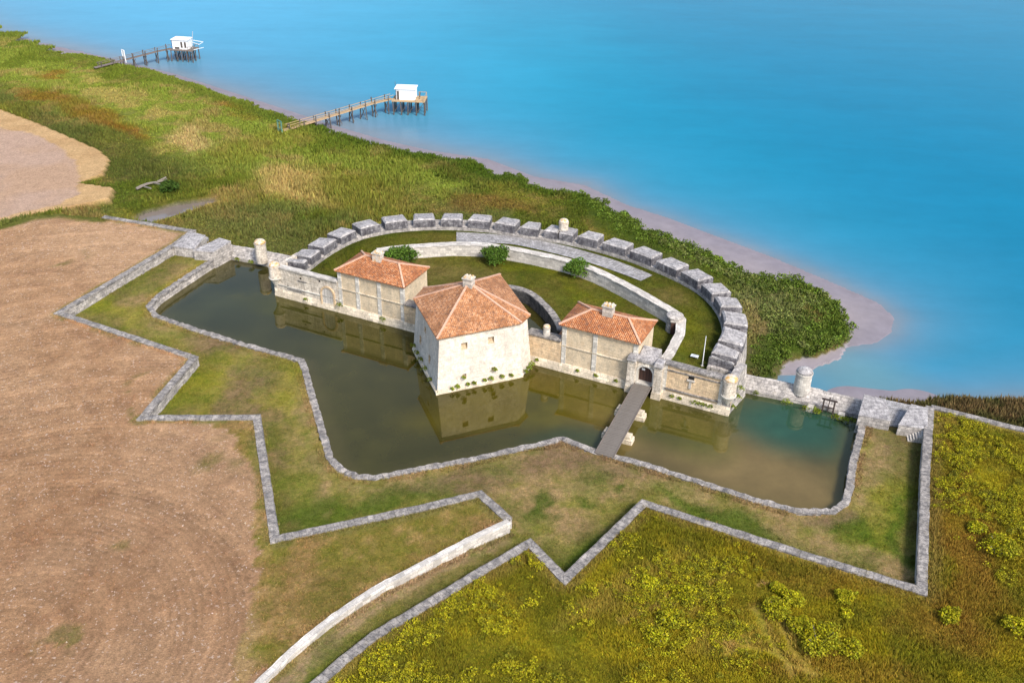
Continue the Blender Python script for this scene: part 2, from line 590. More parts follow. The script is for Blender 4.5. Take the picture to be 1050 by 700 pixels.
# ------------------------------------------------------------------ survey lines (photo pixels -> metres)
Z_FIELD, Z_COV, Z_MARSH, Z_COURT, Z_TERR, Z_RIVER = 2.5, 1.2, 0.6, 1.5, 3.1, -1.0

shore_px = [(-260, -60), (-120, 5), (-40, 28), (0, 40), (30, 48), (60, 56), (90, 57), (112, 61), (126, 68), (150, 71), (180, 80), (210, 90), (228, 98), (258, 105),
            (268, 112), (288, 117), (311, 126), (333, 129), (339, 134), (351, 139), (373, 145), (395, 150), (416, 156), (441, 158), (455, 162), (485, 165), (501, 173), (510, 180), (523, 178), (541, 182),
            (545, 190), (569, 196), (598, 199), (624, 211), (637, 219), (647, 221), (656, 234), (707, 251), (754, 272), (789, 287), (819, 285), (849, 302), (866, 321), (874, 339), (866, 351), (840, 362), (815, 365), (803, 372), (798, 384)]
shore = ats(shore_px, 0.0)
shore2_px = [(880, 408), (905, 411), (935, 414), (945, 411), (968, 407), (1000, 410), (1050, 409), (1150, 412), (1400, 410)]
shore2 = ats(shore2_px, 0.0)
mud_px = [(-260, -70), (0, 33), (110, 59), (180, 76), (258, 101), (292, 112), (340, 128), (395, 144), (440, 154), (500, 163), (548, 181), (600, 190), (643, 210), (690, 225), (729, 240), (793, 264), (857, 291), (900, 310), (917, 325), (914, 341), (897, 352), (868, 356)]
mud = ats(mud_px, -1.0)

left_wall_px = [(106, 223), (197, 237.5), (179, 251.5), (60, 321.6), (199, 367.5), (146, 429), (263.5, 428.5), (282, 553.5), (430, 522), (492, 507), (521.5, 533.5)]
ramp_wall_px = [(521.5, 535), (480, 555), (428, 582.5), (397, 598), (368.5, 615), (336, 638), (301, 667), (269, 698), (240, 728), (222, 752)]
right_wall_px = [(278, 752), (300, 724), (331, 696), (353, 677), (384, 652), (426, 627), (484, 592), (543, 557.5), (579, 594.5), (660, 516.5), (796, 560.5), (945, 606.5), (949, 480), (953.5, 417.5), (1050, 441.7), (1180, 475), (1400, 530)]
left_wall = ats(left_wall_px, Z_FIELD)
ramp_wall = ats(ramp_wall_px, Z_FIELD)
right_wall = ats(right_wall_px, Z_FIELD)
quay_px = [(223, 267), (188, 290), (164, 306.5), (156, 316), (163, 325.5), (204, 340), (255.6, 355.5), (312, 371), (316, 382), (321, 400), (331, 434), (342, 472), (353, 483), (368, 489.5), (387, 490), (430, 481.5), (484, 471.5), (577, 450.5), (611, 463.5), (660, 476.5), (718, 495), (777, 514), (820, 524.5), (851, 524.5), (862.6, 516.5), (867.5, 499.5), (869.8, 480), (881, 437)]
quay = ats(quay_px, 0.9)

GL = at(282, 303)            # moat facade corners at water level
G2, G3 = at(423.6, 340.2), at(552, 373.5)
G4 = at(638.6, 399)
G5, GR = at(677, 409.3), at(747, 427)
gdir = (GR - GL) / np.linalg.norm(GR - GL)
gout = np.array([gdir[1], -gdir[0]])        # towards the moat / the camera
inner_px = [(313, 283), (316, 279), (342, 260), (368, 247), (397, 240), (423, 237), (452, 236), (481, 237), (510, 240), (536, 244.5), (562, 248), (589, 253), (619, 260.5), (645, 268.5), (669, 278), (692.6, 288.6), (713, 300), (726, 311), (735, 323.5), (740, 339), (737.5, 354), (730.5, 367), (724, 380)]
inner = spline(ats(inner_px, Z_TERR), 5)     # foot of the parapet, from the left end round to the right end
PAR_T = 3.4                                  # parapet thickness
outer = offset(inner, PAR_T)
rampart_px = [(387, 258), (405, 255.5), (423, 254), (462, 251.5), (494, 252), (525, 256.3), (551, 261.3), (577, 267.3), (604, 275.5), (636.5, 290.5), (669, 308.5), (692.6, 322.5), (698.5, 329), (697, 344), (686.5, 364), (680, 372)]
rampart = np.vstack([spline(ats(rampart_px[:12], Z_TERR), 4), ats(rampart_px[12:], Z_TERR)])
ditch_c = np.array([-1.75, 120.8])          # round-ended basin behind the tower
DITCH_R = 8.4
axis_dir = np.array([0.39, 0.92]) / np.hypot(0.39, 0.92)
axis_right = np.array([axis_dir[1], -axis_dir[0]])
ditch_arc = spline(np.array([(6.7, 116.6), (6.4, 118.7), (5.45, 121.9), (4.1, 124.9), (2.4, 127.6), (-0.2, 129.2), (-3.6, 129.0), (-7.0, 127.2), (-9.4, 124.4), (-10.4, 121.0), (-10.6, 118.5)]), 4)

# ------------------------------------------------------------------ zones
far = 4000.0
poly_field = np.vstack([left_wall, ramp_wall, [[-60, 20], [-far, 20]], [[-far, 190]], ats([(-300, 292), (0, 231), (35, 221), (62, 219)], Z_FIELD)])
poly_meadow = np.vstack([right_wall, [[far, 40], [far, 10], [-20, 10]]])
poly_cov = np.vstack([left_wall[1:], ramp_wall, [[-45, 45], [-35, 45]], right_wall[:14], ats([(905, 409), (884, 411), (785, 387)], 1.0), [GR], [GL], ats([(300, 272), (235, 255)], 1.0)])
quay_in = np.vstack([quay, [GR], [GL]])
gback = -gout
poly_moat = np.vstack([offset(quay, -0.5), ats([(884, 411), (785, 388), (764, 384)], 0.5), [GR + gback * 1.6], [GL + gback * 1.6], ats([(301, 270), (235, 257)], 0.5)])
poly_fort = np.vstack([[GL + gback * 1.2 + gdir * .6], offset(inner, PAR_T * .45), [GR + gback * 1.2 - gdir * .6]])
poly_court = np.vstack([[at(330, 284, Z_COURT)], ats([(340, 277), (365, 262)], Z_COURT), offset(rampart, 0.1)])
poly_ditch = np.vstack([[GL + gdir * 46.0], ditch_arc[:], [GL + gdir * 24.0]])
upper_px = [(-200, 120), (0, 112), (40, 127), (75, 142), (100, 153), (112, 163), (105, 178), (80, 187), (116, 192), (112, 203), (85, 209), (40, 217), (0, 228), (-200, 285)]
poly_upper = ats(upper_px, 2.2)
upper_in_px = [(-200, 140), (0, 128), (30, 136), (60, 152), (78, 166), (80, 180), (73, 192), (76, 200), (60, 208), (0, 222), (-200, 275)]
poly_upper_in = ats(upper_in_px, 2.2)
poly_channel = ats([(134, 225), (146, 217.5), (180, 208.5), (219, 203.5), (223, 208), (184, 221), (155, 229)], 0.3)
headland = spline(ats([(232, 720), (252, 660), (268, 606), (270, 556), (262, 500), (236, 452), (180, 430), (120, 400), (70, 360), (30, 322), (0, 300)], Z_FIELD), 6)


def rect_line(X, Y, a, b):
    return dist_line(X, Y, np.array([a, b]))


def heights(X, Y):
    ds = dist_line(X, Y, shore)
    ds2 = dist_line(X, Y, shore2)
    land = inside(X, Y, np.vstack([shore, ats([(785, 388)], 0.5), [GR], [[-20, 60], [-far, 60], [-far, 280]]]))
    land2 = inside(X, Y, np.vstack([shore2, [[far, 90], [far, 10], [20, 10]], [right_wall[12], right_wall[13]]]))
    Z = np.full(X.shape, -2.2)
    dm = np.minimum(ds, ds2)
    # foreshore: slope down to the river bed, slower over the mud bank
    mud_in = inside(X, Y, np.vstack([mud, ats([(866, 351), (840, 362)], 0.0), [[20, 110]], [[-150, 200]]]))
    dmud = dist_line(X, Y, mud)
    Z = np.where(mud_in, -0.98 + 0.045 * np.minimum(dmud, 14), -1.02 - 0.1 * np.minimum(dmud, 12))
    cove = inside(X, Y, ats([(797, 381), (806, 362), (845, 362), (868, 352), (862, 366), (835, 376), (825, 384)], -0.6))
    Z = np.where(cove & ~land, np.maximum(Z, -0.9 + 0.25 * np.clip((4 - dist_line(X, Y, shore[-6:])) / 4, 0, 1)), Z)
    cove2 = dist_line(X, Y, shore2[:4])
    Z = np.where(~land & ~land2 & (cove2 < 5), np.maximum(Z, -0.7 - cove2 * 0.07), Z)
    # marsh
    mh = Z_MARSH + 1.7 * sstep(-66, -86, X) * sstep(12, 55, ds) + 0.5 * (fbm(X, Y, 9, 4, 3) - 0.5)
    rim = sstep(0.0, 2.2, ds)
    Zl = -0.55 * (1 - rim) + mh * rim
    Z = np.where(land, Zl, Z)
    mh2 = Z_MARSH + 0.4 * (fbm(X, Y, 6, 4, 4) - 0.4)
    rim2 = sstep(0, 2.0, ds2)
    Z = np.where(land2 & ~land, -0.8 * (1 - rim2) + mh2 * rim2, Z)
    chan = inside(X, Y, poly_channel)
    Z = np.where(chan, -0.35, Z)
    up = inside(X, Y, poly_upper)
    Z = np.where(up, 2.2, Z)
    cov = inside(X, Y, poly_cov)
    fld = inside(X, Y, poly_field)
    mdw = inside(X, Y, poly_meadow)
    moat = inside(X, Y, poly_moat)
    Z = np.where(cov, Z_COV + 0.16 * (fbm(X, Y, 5, 3, 8) - 0.5), Z)
    rpts = ats([(521, 545), (470, 575), (420, 602), (370, 636), (330, 672), (290, 715), (262, 750)], Z_COV)
    rcum = np.concatenate([[0], np.cumsum(np.linalg.norm(np.diff(rpts, axis=0), axis=1))])
    along = np.clip(((X - rpts[0][0]) * (rpts[-1] - rpts[0])[0] + (Y - rpts[0][1]) * (rpts[-1] - rpts[0])[1]) / np.sum((rpts[-1] - rpts[0]) ** 2), 0, 1)
    near = (dist_line(X, Y, rpts) < 7) & cov & ((X < 2.5) & (Y < 86))
    Z = np.where(near, Z + 0.25 * np.minimum(along * 6, 1) + 0.75 * along, Z)
    Z = np.where(fld, Z_FIELD + 0.08 * (fbm(X, Y, 6, 3, 5) - 0.5), Z)
    Z = np.where(mdw, Z_FIELD + 0.35 * (fbm(X, Y, 5, 4, 6) - 0.5) * sstep(0.3, 3, dist_line(X, Y, right_wall)), Z)
    # the field slopes to the marsh on the far left
    Z = np.where(moat, -0.8, Z)
    fort = inside(X, Y, poly_fort)
    court = inside(X, Y, poly_court) & fort
    Zc = Z_COURT + 0.1 * (fbm(X, Y, 6, 3, 9) - 0.5)
    Zt = Z_TERR + 0.06 * (fbm(X, Y, 6, 3, 10) - 0.5)
    # left end: the terreplein runs down to the court without a wall
    Z = np.where(fort, np.where(court, Zc, Zt), Z)
    ditch = inside(X, Y, poly_ditch)
    Z = np.where(ditch, -0.8, Z)
    zones = dict(land=land, land2=land2, up=up, cov=cov & ~moat & ~fort, fld=fld, mdw=mdw, moat=moat, fort=fort, court=court, ditch=ditch, chan=chan, ds=ds, ds2=ds2)
    return Z, zones


def patch(px, py, cx, cy, rx, ry, rot=0.0, soft=0.5):
    c, s = math.cos(rot), math.sin(rot)
    u, v = px - cx, py - cy
    d = np.hypot((u * c + v * s) / rx, (-u * s + v * c) / ry)
    return sstep(1 + soft, 1 - soft, d)


def blend(col, w, c):
    w = w[..., None]
    return col * (1 - w) + np.asarray(c) * w


# natural ground colours (linear albedo)
SOIL = np.array([0.335, 0.193, 0.100])
SOIL_D = np.array([0.19, 0.100, 0.058])
SOIL_P = np.array([0.43, 0.268, 0.150])
STRAW = np.array([0.46, 0.30, 0.145])
TAN = np.array([0.235, 0.150, 0.055])
TAN_P = np.array([0.34, 0.215, 0.09])
GREEN = np.array([0.060, 0.075, 0.007])
GREEN_D = np.array([0.028, 0.038, 0.006])
GREEN_L = np.array([0.18, 0.20, 0.030])
LIME = np.array([0.185, 0.18, 0.010])
OLIVE = np.array([0.13, 0.115, 0.018])
YEL = np.array([0.33, 0.27, 0.010])
RUST = np.array([0.22, 0.085, 0.014])
BROWN = np.array([0.125, 0.072, 0.020])
REED = np.array([0.085, 0.090, 0.022])
MUD = np.array([0.245, 0.215, 0.222])
MUD_W = np.array([0.195, 0.178, 0.20])


def ground_colors(X, Y, Z, zn):
    wx = (fbm(X, Y, 7, 4, 50) - 0.5)
    wy = (fbm(X, Y, 7, 4, 51) - 0.5)
    px, py = to_px(X, Y, Z)
    px = np.clip(px, -3000, 4000) + wx * 70 * np.clip(110 / np.maximum(Y, 40), 0.3, 1.6)
    py = np.clip(py, -500, 1500) + wy * 38 * np.clip(110 / np.maximum(Y, 40), 0.3, 1.6)
    n1, n2, n3 = fbm(X, Y, 12, 5, 60), fbm(X, Y, 4, 5, 61), fbm(X, Y, 1.6, 4, 62)
    n4 = fbm(X, Y, 28, 4, 63)
    P = lambda *a, **k: patch(px, py, *a, **k)
    # ---------------- marsh
    c = np.ones(X.shape + (3,)) * REED
    c = blend(c, sstep(0.40, 0.62, n1), OLIVE * 1.05)
    c = blend(c, 0.75 * sstep(0.5, 0.7, n2), TAN * 0.8)
    c = blend(c, 0.8 * sstep(0.55, 0.72, fbm(X, Y, 9, 4, 71)), GREEN)
    # the pale salt-meadow band behind the shore
    band = sstep(2, 7, zn['ds']) * sstep(40, 22, zn['ds']) * sstep(-10, -40, X)
    c = blend(c, 0.85 * band, GREEN_L * 0.9)
    c = blend(c, 0.6 * band * sstep(0.52, 0.66, n2), TAN_P * 0.7)
    c = blend(c, 0.7 * band * sstep(0.52, 0.66, n1), GREEN * 1.2)
    for a in ((70, 82, 60, 7, 0.15), (130, 105, 60, 12, 0.35), (185, 150, 45, 12, 0.1), (30, 75, 25, 4, .1), (95, 95, 22, 6, .2)):
        c = blend(c, 0.6 * P(*a) * sstep(.36, .56, n2), TAN_P * .55 + GREEN_L * .4)
    for a in ((45, 100, 28, 6, 0.2), (105, 122, 38, 8, 0.3), (122, 134, 22, 6, 0.3), (48, 75, 18, 4, .1), (245, 112, 25, 5, 0.2)):
        c = blend(c, 0.6 * P(*a), RUST * 0.75)
    c = blend(c, 0.85 * P(306, 190, 34, 17, 0.1), TAN_P * 1.15)
    c = blend(c, 0.7 * P(195, 145, 26, 8, 0.1), STRAW * .8)
    c = blend(c, 0.6 * P(270, 150, 60, 14, -0.35), OLIVE * 1.25)
    c = blend(c, 0.6 * P(370, 200, 65, 25, 0.25), np.array([0.15, 0.125, 0.02]))
    c = blend(c, 0.6 * P(425, 185, 60, 12, 0.2), GREEN_L * 0.8)
    c = blend(c, 0.7 * P(450, 185, 30, 5, 0.25), GREEN_L)
    c = blend(c, 0.75 * P(500, 212, 45, 7, 0.1), BROWN * 1.1)
    c = blend(c, 0.7 * P(250, 235, 75, 24, 0.1), np.array([0.10, 0.095, 0.028]))
    c = blend(c, 0.7 * P(130, 165, 60, 22, 0.5), REED * 0.75)
    c = blend(c, 0.6 * P(60, 135, 60, 12, 0.5), REED * 0.7)
    c = blend(c, 0.6 * P(160, 195, 70, 10, -0.05), GREEN * 1.1)
    c = blend(c, 0.6 * P(215, 205, 40, 8, -0.2), TAN)
    c = blend(c, 0.8 * P(640, 235, 70, 14, 0.4), GREEN * 0.9)
    c = blend(c, 0.7 * P(790, 325, 55, 28, 0.5), np.array([0.125, 0.135, 0.055]))
    c = blend(c, 0.7 * P(765, 335, 14, 20, 0.2), np.array([0.20, 0.14, 0.06]))
    c = blend(c, 0.9 * P(775, 365, 22, 14, 0.3), np.array([0.16, 0.10, 0.07]))
    rimw = sstep(8, 2.0, zn['ds'] + 5 * (n2 - 0.5)) * sstep(-0.5, 0.2, Z)
    c = blend(c, 0.9 * rimw, GREEN * np.array([0.75, 0.95, 0.8]))
    c = blend(c, 0.75 * rimw * sstep(-30, -80, X), GREEN_L * 0.75)
    # right reeds
    c = np.where(zn['land2'][..., None], blend(np.ones(X.shape + (3,)) * np.array([0.13, 0.09, 0.035]), sstep(0.45, 0.6, n2), np.array([0.075, 0.07, 0.02])), c)
    # ---------------- foreshore mud
    mudc = blend(np.ones(X.shape + (3,)) * MUD, sstep(-0.55, -1.0, Z + 0.25 * (n2 - 0.5)), MUD_W)
    c = np.where((~zn['land'] & ~zn['land2'])[..., None], mudc, c)
    # ---------------- ploughed field
    dh = dist_line(X, Y, headland) if X.size < 3e6 else np.zeros(X.shape)
    f = np.ones(X.shape + (3,)) * SOIL
    f = blend(f, 0.8 * sstep(0.42, 0.62, n4), SOIL_P * 0.92)
    fur = 0.5 + 0.5 * np.sin(dh * 2 * math.pi / 1.15 + 3.5 * (n1 - 0.5) + 1.5 * (n2 - .5))
    trk = 0.5 + 0.5 * np.sin(dh * 2 * math.pi / 6.2 + 1.2 * (n1 - 0.5))
    dh = np.hypot(X - at(5, 655, Z_FIELD)[0], Y - at(5, 655, Z_FIELD)[1])
    f = blend(f, 0.12 * sstep(0.55, 0.95, fur) * sstep(0.25, 0.6, n2), SOIL_D)
    f = blend(f, 0.0 * sstep(0.86, 0.98, trk) * sstep(0.35, 0.6, n1), SOIL_P)
    f = blend(f, 0.35 * sstep(0.52, 0.75, n3), SOIL_P)
    f = blend(f, 0.35 * sstep(0.48, 0.25, n3), SOIL_D)
    f = blend(f, 0.6 * P(120, 240, 110, 14, -0.1), SOIL_P)
    f = blend(f, 0.5 * P(170, 590, 190, 130, 0.3, soft=.9), SOIL * np.array([.70, .66, .66]))
    for a in ((68, 265, 26, 3, -0.4), (150, 560, 22, 8, -0.3), (40, 660, 12, 18, 0.3), (145, 395, 5, 30, 0.35), (230, 460, 14, 22, -0.3)):
        f = blend(f, 0.7 * P(*a) * sstep(0.4, 0.6, n3), np.array([0.16, 0.125, 0.05]))
    # grassy glacis right of the headland and along the wall
    gl = inside(X + wx * 5, Y + wy * 5, np.vstack([headland[:34], ats([(215, 436), (150, 433), (146, 427)], Z_FIELD), left_wall[5:], ramp_wall]))
    g = np.ones(X.shape + (3,)) * TAN
    g = blend(g, 0.8 * sstep(0.45, 0.65, n2), OLIVE * 1.25)
    g = blend(g, 0.6 * sstep(0.5, 0.7, n3), TAN_P)
    g = blend(g, 0.55 * P(340, 600, 30, 20, -0.6), OLIVE * .9)
    g = blend(g, 0.6 * P(268, 660, 22, 45, 0.35), STRAW * .75)
    f = np.where(gl[..., None], g, f)
    dw = dist_line(X, Y, left_wall)
    f = blend(f, 0.75 * sstep(1.6, 0.7, dw + 0.8 * (n3 - .5)) * sstep(0.35, 0.55, n2), np.array([0.17, 0.15, 0.05]))
    edge = np.minimum(dist_line(X, Y, ats([(0, 231), (35, 221), (62, 219), (106, 223)], Z_FIELD)), 99)
    f = blend(f, 0.9 * sstep(2.5, 1.0, edge + 2 * (n2 - .5)), GREEN * 1.2)
    c = np.where(zn['fld'][..., None], f, c)
    u_in = inside(X + wx * 4, Y + wy * 4, poly_upper_in)
    uf = np.ones(X.shape + (3,)) * STRAW
    uf = blend(uf, 0.6 * sstep(0.45, 0.65, n2), STRAW * np.array([0.8, 0.75, 0.7]))
    ui = np.ones(X.shape + (3,)) * np.array([0.40, 0.275, 0.20])
    ui = blend(ui, 0.5 * sstep(0.4, 0.65, n1), SOIL_P * 0.9)
    c = np.where(zn['up'][..., None], np.where(u_in[..., None], ui, uf), c)
    # ---------------- covered way
    k = np.ones(X.shape + (3,)) * np.array([0.275, 0.19, 0.085])
    k = blend(k, 0.7 * sstep(0.46, 0.62, n2), np.array([0.155, 0.145, 0.024]))
    k = blend(k, 0.6 * sstep(0.5, 0.7, n3), np.array([0.20, 0.135, 0.06]))
    dl = np.minimum(dist_line(X, Y, left_wall), dist_line(X, Y, right_wall))
    dq = dist_line(X, Y, quay)
    k = blend(k, 0.6 * sstep(5.0, 1.2, dl + 4 * (n2 - 0.5)) * sstep(0.30, 0.5, n1 + .1), GREEN * 1.05)
    for a in ((230, 405, 60, 26, 0.2), (120, 318, 40, 16, 0.5), (180, 300, 40, 10, -0.6), (250, 372, 55, 10, 0.3), (300, 400, 22, 40, 0.2), (912, 530, 26, 38, 0.2), (890, 560, 40, 10, .3), (210, 270, 22, 10, -.4)):
        k = blend(k, 0.6 * P(*a), LIME * 0.95)
    for a in ((325, 525, 34, 22, -0.2), (400, 505, 60, 10, -0.2), (600, 570, 22, 22, -0.6), (545, 512, 9, 18, 0.1), (596, 510, 10, 8, 0), (622, 485, 12, 7, 0), (612, 515, 6, 4, 0), (558, 512, 4, 3, 0), (740, 520, 60, 9, 0.3), (640, 505, 5, 4, 0), (475, 495, 10, 5, 0), (930, 560, 8, 50, 0.0), (875, 550, 30, 12, .3)):
        k = blend(k, 0.85 * P(*a) * sstep(.30, .52, n3 + .15), np.array([0.060, 0.092, 0.009]))
    for a in ((265, 410, 22, 36, 0.4), (225, 350, 40, 16, 0.5), (290, 440, 14, 30, 0.2), (590, 470, 110, 16, 0.1), (905, 450, 22, 16, 0.2), (850, 535, 25, 8, .2), (480, 488, 60, 8, -.15), (500, 540, 30, 8, -0.5)):
        k = blend(k, 0.85 * P(*a) * sstep(.25, .5, n3 + .1), np.array([0.175, 0.115, 0.062]))
    k = blend(k, 0.5 * sstep(1.6, 0.5, dq), TAN_P * .85)
    road = dist_line(X, Y, ats([(515, 555), (470, 575), (420, 602), (370, 636), (330, 672), (290, 715)], Z_COV))
    k = blend(k, 0.8 * sstep(1.3, 0.4, np.abs(road - 0.1) + 0.8 * (n2 - .5)), np.array([0.27, 0.185, 0.105]))
    k = blend(k, .35 * sstep(.5, .66, fbm(X, Y, 3.2, 4, 88)), np.array([0.095, 0.125, 0.012]))
    k = k * (1.08 + 0.5 * (n2[..., None] - .5) + .6 * (n3[..., None] - .5))
    c = np.where(zn['cov'][..., None], k, c)
    # ---------------- flowering meadow
    m = np.ones(X.shape + (3,)) * np.array([0.165, 0.125, 0.013])
    m = blend(m, 0.8 * sstep(0.42, 0.62, n1), np.array([0.13, 0.115, 0.010]))
    m = blend(m, 0.75 * sstep(0.48, 0.66, n2), np.array([0.24, 0.185, 0.012]))
    m = blend(m, 0.6 * sstep(0.52, 0.7, n3), np.array([0.085, 0.075, 0.012]))
    for a in ((1000, 585, 40, 60, 0.0), (820, 585, 90, 14, 0.3), (980, 640, 60, 25, .2), (840, 690, 90, 12, .1), (1005, 560, 30, 40, .2), (965, 520, 14, 90, 0)):
        m = blend(m, 0.6 * P(*a), BROWN * np.array([1.5, 1.4, 1.2]))
    for a in ((700, 545, 50, 14, 0.3), (560, 610, 30, 22, 0.3), (790, 575, 40, 9, .3), (650, 560, 22, 16, 0)):
        m = blend(m, 0.65 * P(*a), np.array([0.095, 0.088, 0.008]))
    for a in ((640, 610, 60, 20, -0.5), (740, 650, 40, 14, -0.5), (700, 620, 40, 7, -0.6), (800, 640, 30, 6, 0.6), (975, 430, 20, 6, .2)):
        m = blend(m, 0.55 * P(*a), np.array([0.26, 0.175, 0.05]))
    for a in ((760, 655, 10, 6, 0.3), (763, 595, 5, 4, 0)):
        m = blend(m, 0.8 * P(*a), np.array([0.40, 0.24, 0.14]))
    for pth in ([(775, 625), (785, 650), (800, 670), (812, 690)], [(745, 672), (765, 662), (788, 668), (830, 690)], [(800, 640), (812, 665), (835, 690)], [(690, 618), (640, 640)]):
        dd = dist_line(X + wx * 2, Y + wy * 2, ats(pth, Z_FIELD))
        m = blend(m, 0.6 * sstep(0.7, 0.2, dd), np.array([0.30, 0.20, 0.07]))
    dr = dist_line(X, Y, right_wall)
    m = blend(m, 0.75 * sstep(2.2, 0.8, dr + 1.2 * (n2 - .5)), np.array([0.19, 0.13, 0.05]))
    m = m * np.array([1.18, 1.24, .8]) * (1 + .5 * (n3[..., None] - .5))
    c = np.where(zn['mdw'][..., None], m, c)
    # ---------------- inside the fort: lawns
    lw = np.ones(X.shape + (3,)) * np.array([0.115, 0.108, 0.016])
    lw = blend(lw, 0.7 * sstep(0.42, 0.62, n1), np.array([0.075, 0.082, 0.010]))
    lw = blend(lw, 0.7 * sstep(0.5, 0.68, n2), np.array([0.16, 0.125, 0.03]))
    lw = blend(lw, 0.5 * sstep(0.48, 0.7, n3), np.array([0.085, 0.09, 0.012]))
    for a in ((460, 282, 60, 8, 0.1), (690, 305, 14, 8, .4), (640, 345, 12, 14, 0)):
        lw = blend(lw, 0.6 * P(*a), np.array([0.17, 0.12, 0.045]))
    for a in ((545, 275, 35, 6, 0.2), (640, 283, 20, 5, 0.4), (710, 340, 12, 22, 0.1), (600, 300, 30, 6, .4)):
        lw = blend(lw, 0.6 * P(*a), LIME * 0.8)
    din = dist_line(X, Y, inner)
    lw = blend(lw, 0.7 * sstep(2.2, 0.3, din), GREEN * 0.8)
    lw = lw * np.array([1.0, 1.06, .9]) * (0.84 + .6 * (n3[..., None] - .5))
    c = np.where(zn['fort'][..., None], lw, c)
    c = np.where((zn['moat'] | zn['ditch'])[..., None], np.array([0.05, 0.045, 0.02]), c)
    c = np.where(zn['chan'][..., None], np.array([0.16, 0.135, 0.12]), c)
    return np.clip(c, 0.004, 0.9)


# ------------------------------------------------------------------ terrain sheet
def axis(lo, hi, step, reach):
    core = np.arange(lo, hi, step)
    ext, d, s = [], 0.0, step
    while d < reach:
        s *= 1.35
        d += s
        ext.append(d)
    ext = np.array(ext)
    return np.concatenate([(lo - ext)[::-1], core, hi + ext])


gx = axis(-112, 82, 0.5, 5000)
gy = axis(44, 262, 0.5, 5000)
gy = gy[gy > -200]
GX, GY = np.meshgrid(gx, gy)
GZ, ZN = heights(GX, GY)
GC = ground_colors(GX, GY, GZ, ZN)
ny, nx = GX.shape
I = np.arange(nx * ny).reshape(ny, nx)
quads = np.stack([I[:-1, :-1], I[:-1, 1:], I[1:, 1:], I[1:, :-1]], -1).reshape(-1)
ground = fast_mesh('ground', np.stack([GX, GY, GZ], -1).reshape(-1, 3), 4, quads, M['ground'], GC.reshape(-1, 3))
tag(ground, kind='structure')
for nm_, arr in (('row', np.hypot(GX - at(5, 655, Z_FIELD)[0], GY - at(5, 655, Z_FIELD)[1]) + 5.0 * (fbm(GX, GY, 40, 2, 201) - .5)), ('soil', (ZN['fld'] & (GC[..., 2] > .075)).astype(np.float32)), ('mud', ((~ZN['land'] & ~ZN['land2'] & ~ZN['cov'] & ~ZN['fld'] & ~ZN['mdw'] & ~ZN['moat'] & ~ZN['fort'])).astype(np.float32)), ('veg', ((ZN['cov'] | ZN['fort'] | ZN['mdw'] | ZN['fld'] | (ZN['land'] & ~ZN['up'])) & (GZ > 0)).astype(np.float32))):
    at_ = ground.data.attributes.new(nm_, 'FLOAT', 'POINT')
    at_.data.foreach_set('value', np.ascontiguousarray(arr, np.float32).ravel())

# ------------------------------------------------------------------ water
def mat_water(name, rough, bump_scale, bump_str, spec=0.5, bdist=0.05, streak=None, mott=.14):
    m = NT(name)
    a = m.node('ShaderNodeAttribute', attribute_name='tint')
    ob = m.coord('Object')
    c = a.outputs['Color']
    if streak:
        mp = m.node('ShaderNodeMapping')
        mp.inputs['Scale'].default_value = (0.03, 0.10, 1)
        mp.inputs['Rotation'].default_value = (0, 0, 0.6)
        m.link(ob, mp.inputs['Vector'])
        c = m.mix(1.0, c, m.ramp(m.noise(mp.outputs['Vector'], 1.0, 6, 0.65), [(0.3, g3(1 - streak)), (0.7, g3(1 + streak))]), 'MULTIPLY')
    c = m.mix(1.0, c, m.ramp(m.noise(ob, 0.22, 6, 0.7), [(0.3, g3(1 - mott)), (0.7, g3(1 + mott))]), 'MULTIPLY')
    n = m.noise(ob, bump_scale, 4, 0.6)
    m.bump(n, bump_str, bdist)
    m.fin(c, rough)
    m.b.inputs['IOR'].default_value = 1.36
    m.b.inputs['Specular IOR Level'].default_value = spec
    return m.m


M['river'] = mat_water('river_water', 0.2, 1.6, 0.2, 0.06, 0.06, streak=0.07, mott=.03)
M['moat'] = mat_water('moat_water', 0.03, 0.8, 0.05, 0.5, 0.03)
mb_ = M['moat'].node_tree.nodes['Principled BSDF'].inputs
mb_['IOR'].default_value = 1.6
mb_['Specular Tint'].default_value = (1.0, 0.85, 0.40, 1)

rx = axis(-190, 190, 2.0, 5200)
ry = axis(80, 380, 2.0, 5200)
ry = ry[ry > -100]
RX, RY = np.meshgrid(rx, ry)
sh_all = np.vstack([shore])
rd = np.minimum(dist_line(RX, RY, mud), np.minimum(dist_line(RX, RY, shore2) - 1, dist_line(RX, RY, shore[-8:])))
mudside = inside(RX, RY, np.vstack([mud, [[20, 100], [-400, 100], [-400, 280]]]))
rd = np.where(mudside, 0, rd)
rn, rn2 = fbm(RX, RY, 60, 4, 90), fbm(RX, RY, 18, 4, 91)
rpx, rpy = to_px(RX, RY, np.full(RX.shape, -1.0))
deep = np.array([0.0, 0.145, 0.250])
mid = np.array([0.0, 0.208, 0.320])
pale = np.array([0.05, 0.275, 0.43])
rc = np.ones(RX.shape + (3,)) * mid
rc = blend(rc, sstep(-10, 110, RX + 0.25 * (RY - 150) + 60 * (rn - 0.5)), deep)
rc = blend(rc, 0.9 * sstep(30, -120, RX - 0.05 * (RY - 200) + 40 * (rn - 0.5)), pale)
turb = np.exp(-np.maximum(rd, 0) / (2.6 + 4.4 * sstep(700, 380, rpx)))
rc = blend(rc, 0.8 * np.exp(-np.maximum(rd, 0) / ((20 + 20 * rn) * (.5 + .5 * sstep(700, 380, rpx)))), np.array([0.075, 0.19, 0.28]))
rc = blend(rc, 0.95 * np.clip(turb * (0.6 + 0.9 * rn2), 0, 1), np.array([0.150, 0.185, 0.215]))
rc = blend(rc, 0.6 * patch(rpx, rpy, 880, 385, 55, 22, 0.2, soft=0.8), np.array([0.12, 0.22, 0.23]))
